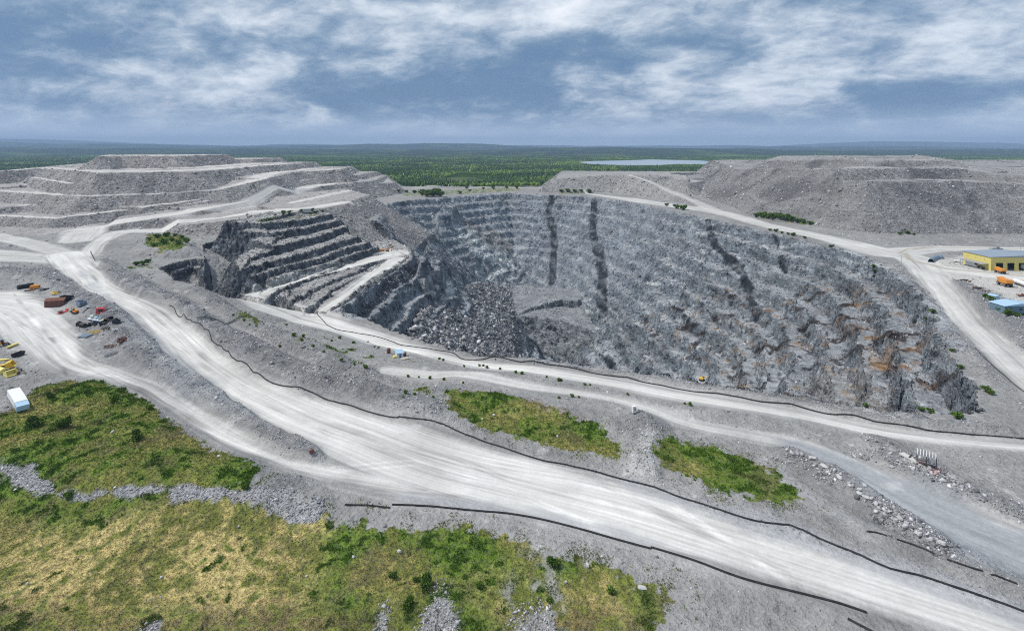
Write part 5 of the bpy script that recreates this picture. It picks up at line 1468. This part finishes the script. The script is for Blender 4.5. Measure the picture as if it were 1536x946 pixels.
for k, (x, y) in enumerate(band_px):
    for q in range(2):
        boulder('pale flat rock slab in the tumbled row along the right bank', x + rgn.uniform(-5, 5), y + rgn.uniform(-3, 4), (rgn.uniform(1.0, 2.2), rgn.uniform(.7, 1.2), rgn.uniform(.6, 1.0)), 'boulder' if rgn.random() < .6 else 'slab', 'tumbled rock slabs on the right bank', 60 + k * 3 + q)

# ---- shrubs
SHRUBM = colmat('shrub leaves', .85)
def leaf_cloud(n, r, h, base, seed, size=.16):
    rg_ = np.random.default_rng(seed)
    # several overlapping clumps make an uneven crown
    nc = 7
    cc = np.stack([rg_.uniform(-.5, .5, nc) * r, rg_.uniform(-.5, .5, nc) * r, rg_.uniform(.3, .8, nc) * h], 1)
    cr_ = rg_.uniform(.38, .62, nc) * r
    k = rg_.integers(0, nc, n)
    d = rg_.normal(size=(n, 3)); d /= np.linalg.norm(d, axis=1)[:, None]
    p = cc[k] + d * (cr_[k] * rg_.uniform(.55, 1.05, n))[:, None] * np.array([1, 1, h / r * .62])
    p[:, 2] = np.maximum(p[:, 2], .05)
    a = rg_.normal(size=(n, 3)); a /= np.linalg.norm(a, axis=1)[:, None]
    b = np.cross(a, rg_.normal(size=(n, 3))); b /= np.linalg.norm(b, axis=1)[:, None]
    s = (size * rg_.uniform(.7, 1.5, n))[:, None]
    V = np.stack([p - a * s, p + b * s * .7, p + a * s, p - b * s * .7], 1).reshape(-1, 3)
    col = np.array(base)[None] * np.exp(rg_.normal(0, .28, (n, 1)))
    return V, np.repeat(col, 4, 0)
def shrub_proto(name, r, h, base, seed, n, size, label, cat='shrub', group=None, par=None):
    t_ = thing(name, label, cat, (0, 0, 0), 0, group)
    V, c = leaf_cloud(n, r, h, base, seed, size)
    me = bpy.data.meshes.new('foliage'); me.from_pydata(V.tolist(), [], [(i, i + 1, i + 2, i + 3) for i in range(0, len(V), 4)])
    srgb_attr(me, 'Col', np.concatenate([c, np.ones((len(c), 1))], 1)); me.materials.append(SHRUBM)
    f_ = bpy.data.objects.new('foliage', me); COL.objects.link(f_); f_.parent = t_
    st_ = MB()
    rg_ = random.Random(seed)
    for k in range(5):
        a = k * 1.256 + rg_.uniform(-.3, .3)
        st_.cyl((0, 0, -.1), (math.cos(a) * r * .45, math.sin(a) * r * .45, h * .6), .05 * r + .015, 6, .02)
    st_.build('stem', 'dirt', t_)
    return t_
used = {}
def shrub(kind, label, px, py, s, group=None):
    p = hit(px, py)
    if kind not in used:
        used[kind] = shrub_proto(*SHRUB[kind]); o = used[kind]
    else:
        o = copy_thing(used[kind], p)
    o.location = p; o.scale = (s, s, s * random.uniform(.85, 1.15)); o.rotation_euler = (0, 0, random.uniform(0, 6.28))
    o['label'] = label
    if group:
        o['group'] = group
    elif 'group' in o:
        del o['group']
    return o
SHRUB = {'dark': ('shrub', 1.0, 1.5, (.06, .11, .016), 1, 900, .11, ''), 'fresh': ('shrub', 1.0, 1.2, (.085, .15, .02), 2, 800, .11, ''), 'small': ('shrub', .62, .75, (.10, .165, .03), 3, 260, .15, ''), 'bush': ('bush', 1.0, 1.2, (.08, .14, .026), 5, 420, .16, '')}
for k_, x, y, s, lb in (('dark', 638, 880, 1.5, 'largest dark green shrub, beside the grey gravel chute'), ('dark', 612, 910, 1.15, 'dark green shrub below the largest shrub in the dry grass'), ('dark', 830, 850, 1.35, 'dark green shrub at the top of the thin gravel chute'),
                        ('fresh', 719, 881, .95, 'small bright green shrub in the dry grass between the chutes'), ('dark', 625, 872, .75, 'small dark shrub touching the left of the largest shrub'), ('fresh', 824, 902, .7, 'small bright shrub at the top of the right gravel chute'),
                        ('dark', 590, 866, .9, 'dark shrub in the grass left of the largest shrub'), ('fresh', 916, 888, .9, 'low green shrub in the grass near the right tip'), ('dark', 96, 640, 1.9, 'round dark green shrub on the green hill'), ('dark', 52, 640, 2.1, 'broad dark green shrub at the left of the green hill'),
                        ('fresh', 172, 603, 1.6, 'bright green shrub at the top of the green hill'), ('dark', 205, 660, 1.7, 'dark green shrub on the middle of the green hill'), ('fresh', 103, 745, 1.2, 'green shrub growing beside the stone drain'), ('dark', 369, 733, 1.0, 'small green shrub at the right end of the green hill'),
                        ('fresh', 130, 590, 1.3, 'low bright shrub on the crest of the green hill'), ('dark', 75, 597, 1.3, 'dark shrub at the corner of the green hill nearest the white trailer'), ('fresh', 225, 615, 1.2, 'pale green shrub on the road side of the green hill')):
    shrub(k_, lb, x, y, s)
lab = 'tiny green shrub on the strip between the rim road and the trail'
for x, y in ((552, 513), (562, 521), (568, 522), (659, 539), (665, 541), (696, 550), (719, 549), (725, 549), (731, 552), (750, 554), (774, 559), (783, 561), (820, 566), (838, 571), (842, 571), (877, 577), (885, 578), (942, 592), (1027, 606), (1036, 608), (838, 597), (858, 595), (868, 596)):
    shrub('small', lab, x, y, random.uniform(.7, 1.2), 'tiny shrubs along the rim road')
lab = 'green shrub on the bank below the trail patch, above the middle grass'
for x, y in ((612, 565), (628, 566), (645, 568), (666, 570), (695, 575), (608, 590), (622, 592), (640, 592), (650, 596), (605, 596)):
    shrub('small', lab, x, y, random.uniform(.7, 1.3), 'shrubs on the bank below the trail')
lab = 'green weed bush on the grey bank between the haul road and the rim road'
for x, y in ((350, 473), (366, 481), (385, 490), (440, 504), (452, 510), (470, 520), (486, 528), (512, 541), (532, 547), (548, 552), (430, 488), (455, 505), (498, 512), (510, 508), (530, 515), (420, 520)):
    shrub('small', lab, x, y, random.uniform(.9, 1.6), 'weed bushes on the bank')
lab = 'green bush on the knoll beside the dark notch'
for x, y in ((224, 360), (236, 357), (250, 355), (262, 354), (273, 357), (280, 364), (268, 366), (246, 366), (232, 370), (258, 362), (205, 398), (215, 397), (222, 394)):
    shrub('bush', lab, x, y, random.uniform(1.8, 3.0), 'bushes on the knoll')
lab = 'dark green bush in the dense clump on the far pit rim'
for x, y in ((634, 293), (640, 295), (645, 291), (650, 295), (655, 292), (660, 295), (648, 293.5)):
    shrub('bush', lab, x, y, random.uniform(7, 10), 'bush clump on the far rim')
lab = 'small bush scattered along the far rim of the pit'
for x, y in ((598, 288), (610, 289), (622, 290), (690, 291), (705, 287), (725, 284), (740, 284), (760, 283), (775, 283), (700, 283), (842, 288), (852, 288), (862, 288), (872, 288), (884, 289), (1015, 313), (1025, 315), (1000, 309)):
    shrub('bush', lab, x, y, random.uniform(3.0, 5.0), 'bushes along the far rim')
lab = 'green bush in the dense hedge at the foot of the right waste hill'
for x, y in ((1135, 325), (1144, 326), (1152, 327), (1160, 328), (1169, 328), (1178, 330), (1187, 331), (1196, 333), (1204, 334), (1216, 337)):
    shrub('bush', lab, x, y, random.uniform(3.2, 5.0), 'hedge bushes at the right waste hill')
lab = 'small green bush beside the right rim road'
for x, y in ((1155, 346), (1164, 348), (1173, 350), (1182, 352), (1190, 354), (1207, 358), (1247, 371), (1350, 352), (1362, 351), (1371, 353)):
    shrub('bush', lab, x, y, random.uniform(1.5, 2.4), 'bushes beside the right rim road')
lab = 'green bush on the upper slope of the right pit wall'
for x, y in ((1310, 401), (1312, 408), (1311, 415), (1428, 527), (1441, 553), (1480, 588), (1486, 591), (1382, 616), (1396, 620), (1438, 628), (1300, 611), (1390, 480), (1400, 470)):
    shrub('bush', lab, x, y, random.uniform(1.0, 1.8), 'bushes on the right pit wall')
lab = 'green bush on the bank behind the blue grey shed'
for x, y in ((1486, 452), (1492, 457), (1497, 461), (1500, 466), (1512, 473), (1526, 475), (1478, 446)):
    shrub('bush', lab, x, y, random.uniform(1.4, 2.2), 'bushes beside the metal shed')
lab = 'small bush on the top bench of the left pit wall'
for x, y in ((425, 322), (434, 320), (452, 317), (468, 316), (474, 320), (484, 318), (404, 330)):
    shrub('bush', lab, x, y, random.uniform(1.8, 2.8), 'bushes on the top bench')
# ------------------------------------------------------------------ air
def box_mesh(name, lo, hi):
    v = [(x, y, z) for x in (lo[0], hi[0]) for y in (lo[1], hi[1]) for z in (lo[2], hi[2])]
    f = [(0, 1, 3, 2), (4, 6, 7, 5), (0, 4, 5, 1), (2, 3, 7, 6), (0, 2, 6, 4), (1, 5, 7, 3)]
    me = bpy.data.meshes.new(name); me.from_pydata(v, [], f); me.update()
    o = bpy.data.objects.new(name, me); COL.objects.link(o)
    return o
HAZE = 1
if HAZE:
    hz = box_mesh('haze', (-42000, -500, -190), (42000, 29500, 600))
    hz['kind'] = 'stuff'
    hm = bpy.data.materials.new('air'); hm.use_nodes = True
    nt = hm.node_tree; nt.nodes.clear()
    out = nt.nodes.new('ShaderNodeOutputMaterial'); pv = nt.nodes.new('ShaderNodeVolumePrincipled')
    pv.inputs['Color'].default_value = (.45, .63, .92, 1); pv.inputs['Density'].default_value = 6.5e-5
    pv.inputs['Anisotropy'].default_value = 0.0
    nt.links.new(pv.outputs[0], out.inputs['Volume'])
    hz.data.materials.append(hm)

# ------------------------------------------------------------------ sky and sun
SUN_EL, SUN_AZ = R(54), R(-93)            # azimuth from +Y towards +X
sd = Vector((math.sin(SUN_AZ) * math.cos(SUN_EL), math.cos(SUN_AZ) * math.cos(SUN_EL), math.sin(SUN_EL)))
sl_ = bpy.data.lights.new('sun', 'SUN'); sl_.energy = 3.3; sl_.angle = R(1.2); sl_.color = (1, .955, .90)
so = bpy.data.objects.new('sun', sl_); COL.objects.link(so)
so.rotation_euler = (-sd).to_track_quat('-Z', 'Y').to_euler()
SEED_Z = 15.3; BIAS = .85
wd = bpy.data.worlds.new('World'); scene.world = wd; wd.use_nodes = True
t = NT(wd)
bg = wd.node_tree.nodes['Background']
sky = t.new('ShaderNodeTexSky', sky_type='NISHITA'); sky.sun_disc = False
sky.sun_elevation = SUN_EL; sky.sun_rotation = SUN_AZ
sky.air_density = 1.2; sky.dust_density = 1.5
tc = t.new('ShaderNodeTexCoord').outputs['Generated']
sp = t.new('ShaderNodeSeparateXYZ'); t.t.links.new(tc, sp.inputs[0])
el = t.math('MAXIMUM', sp.outputs[2], 0.0)
# clouds lie on a layer overhead: direction / height
den = t.math('ADD', el, .30)
cv = t.new('ShaderNodeCombineXYZ')
t.put(cv.inputs[0], t.math('DIVIDE', sp.outputs[0], den)); t.put(cv.inputs[1], t.math('DIVIDE', sp.outputs[1], den)); cv.inputs[2].default_value = SEED_Z
rot = t.new('ShaderNodeVectorRotate', rotation_type='Z_AXIS'); t.t.links.new(cv.outputs[0], rot.inputs[0]); rot.inputs['Angle'].default_value = R(35)
cvo = rot.outputs[0]
warp = t.noise(cvo, .9, 5, .6, 'Color')
wv = t.new('ShaderNodeVectorMath', operation='MULTIPLY_ADD'); t.t.links.new(warp, wv.inputs[0]); wv.inputs[1].default_value = (.5, .5, 0); t.t.links.new(cvo, wv.inputs[2])
cw = wv.outputs[0]
med = t.noise(t.vmul(cw, (.9, 1.0, 1)), 1.45, 8, .60)
fin = t.noise(t.vmul(cw, (.9, 1.0, 1)), 6.0, 8, .64)
big = t.noise(t.vmul(cw, (.7, 1.0, 1)), .55, 3, .5)
# cloud masses by bearing and height, edges stirred by the same noise
ws = t.new('ShaderNodeSeparateColor'); t.t.links.new(warp, ws.inputs[0])
cu = t.math('ADD', t.math('DIVIDE', sp.outputs[0], t.math('MAXIMUM', sp.outputs[1], .05)), t.math('MULTIPLY', t.math('SUBTRACT', ws.outputs[0], .5), .55))
cz = t.math('ADD', t.math('DIVIDE', el, t.math('MAXIMUM', sp.outputs[1], .05)), t.math('MULTIPLY', t.math('SUBTRACT', ws.outputs[1], .5), .13))
bias = None
for bx, by, sx, sy, am in ((690, 150, 170, 48, -.20), (560, 120, 120, 40, -.06), (1440, 140, 190, 30, -.17), (240, 55, 260, 38, -.07), (950, 70, 120, 22, -.05), (480, 40, 150, 30, -.10), (760, 90, 140, 35, -.10),
                           (820, 25, 120, 35, .15), (650, 75, 50, 22, .10), (1060, 135, 170, 24, .10), (1360, 105, 180, 14, .10), (430, 95, 110, 18, .12), (170, 120, 220, 26, .08), (1150, 30, 330, 30, .08), (500, 175, 120, 14, .10), (840, 180, 70, 14, .12), (90, 165, 200, 30, .05)):
    eu = t.math('POWER', t.math('MULTIPLY', t.math('SUBTRACT', cu, (bx - 768) / 853), 853 / sx), 2)
    ez = t.math('POWER', t.math('MULTIPLY', t.math('SUBTRACT', cz, (222 - by) / 853), 853 / sy), 2)
    w_ = t.math('MULTIPLY', t.math('EXPONENT', t.math('MULTIPLY', t.math('ADD', eu, ez), -1)), am * BIAS)
    bias = w_ if bias is None else t.math('ADD', bias, w_)
dens = t.math('ADD', t.math('ADD', t.math('MULTIPLY', big, .30), t.math('MULTIPLY', med, .60)), t.math('MULTIPLY', fin, .45))
lv = t.new('ShaderNodeCombineXYZ'); t.put(lv.inputs[0], t.math('MULTIPLY', cu, 7.0)); t.put(lv.inputs[1], t.math('MULTIPLY', cz, 15.0)); lv.inputs[2].default_value = 2.2
lump = t.math('MULTIPLY', t.math('SUBTRACT', t.noise(lv.outputs[0], 1.0, 6, .58), .5), .42)
dens = t.math('ADD', t.math('ADD', t.math('SUBTRACT', dens, .155), bias), lump)
cr = t.new('ShaderNodeValToRGB')
t.put(cr.inputs[0], dens)
e = cr.color_ramp.elements
e[0].position = .34; e[0].color = (.105, .195, .335, 1)
e[1].position = .74; e[1].color = (.84, .87, .92, 1)
for p_, c_ in ((.43, (.17, .262, .39, 1)), (.50, (.285, .375, .49, 1)), (.56, (.44, .515, .61, 1)), (.63, (.62, .685, .76, 1))):
    q = cr.color_ramp.elements.new(p_); q.color = c_
clear = t.mix(1.0, sky.outputs[0], (.10, .10, .10, 1), 'MULTIPLY')
cov = t.ramp(dens, .30, .40, .9, .985)
c1 = t.mix(cov, clear, cr.outputs[0])
hzn = t.ramp(el, .0, .07, .9, 0.0)
c2 = t.mix(hzn, c1, (.62, .74, .88, 1))
t.put(bg.inputs['Color'], c2); bg.inputs['Strength'].default_value = 1.0

# ------------------------------------------------------------------ camera
cd = bpy.data.cameras.new('camera'); cam = bpy.data.objects.new('camera', cd); COL.objects.link(cam)
cam.location = (0, 0, CZ); cam.rotation_euler = (R(90), 0, 0)
cd.sensor_width = 36; cd.lens = 36 * F / 1536; cd.shift_y = -(473 - HY) / 1536
cd.clip_start = 1; cd.clip_end = 90000
scene.camera = cam
scene.view_settings.view_transform = 'Standard'; scene.view_settings.look = 'None'
scene.view_settings.exposure = 0.22; scene.view_settings.gamma = 1
scene.render.engine = 'CYCLES'
scene.cycles.use_denoising = False
scene.cycles.pixel_filter_type = 'BLACKMAN_HARRIS'; scene.cycles.filter_width = 1.1
scene.cycles.max_bounces = 4; scene.cycles.volume_bounces = 0
scene.cycles.transparent_max_bounces = 8
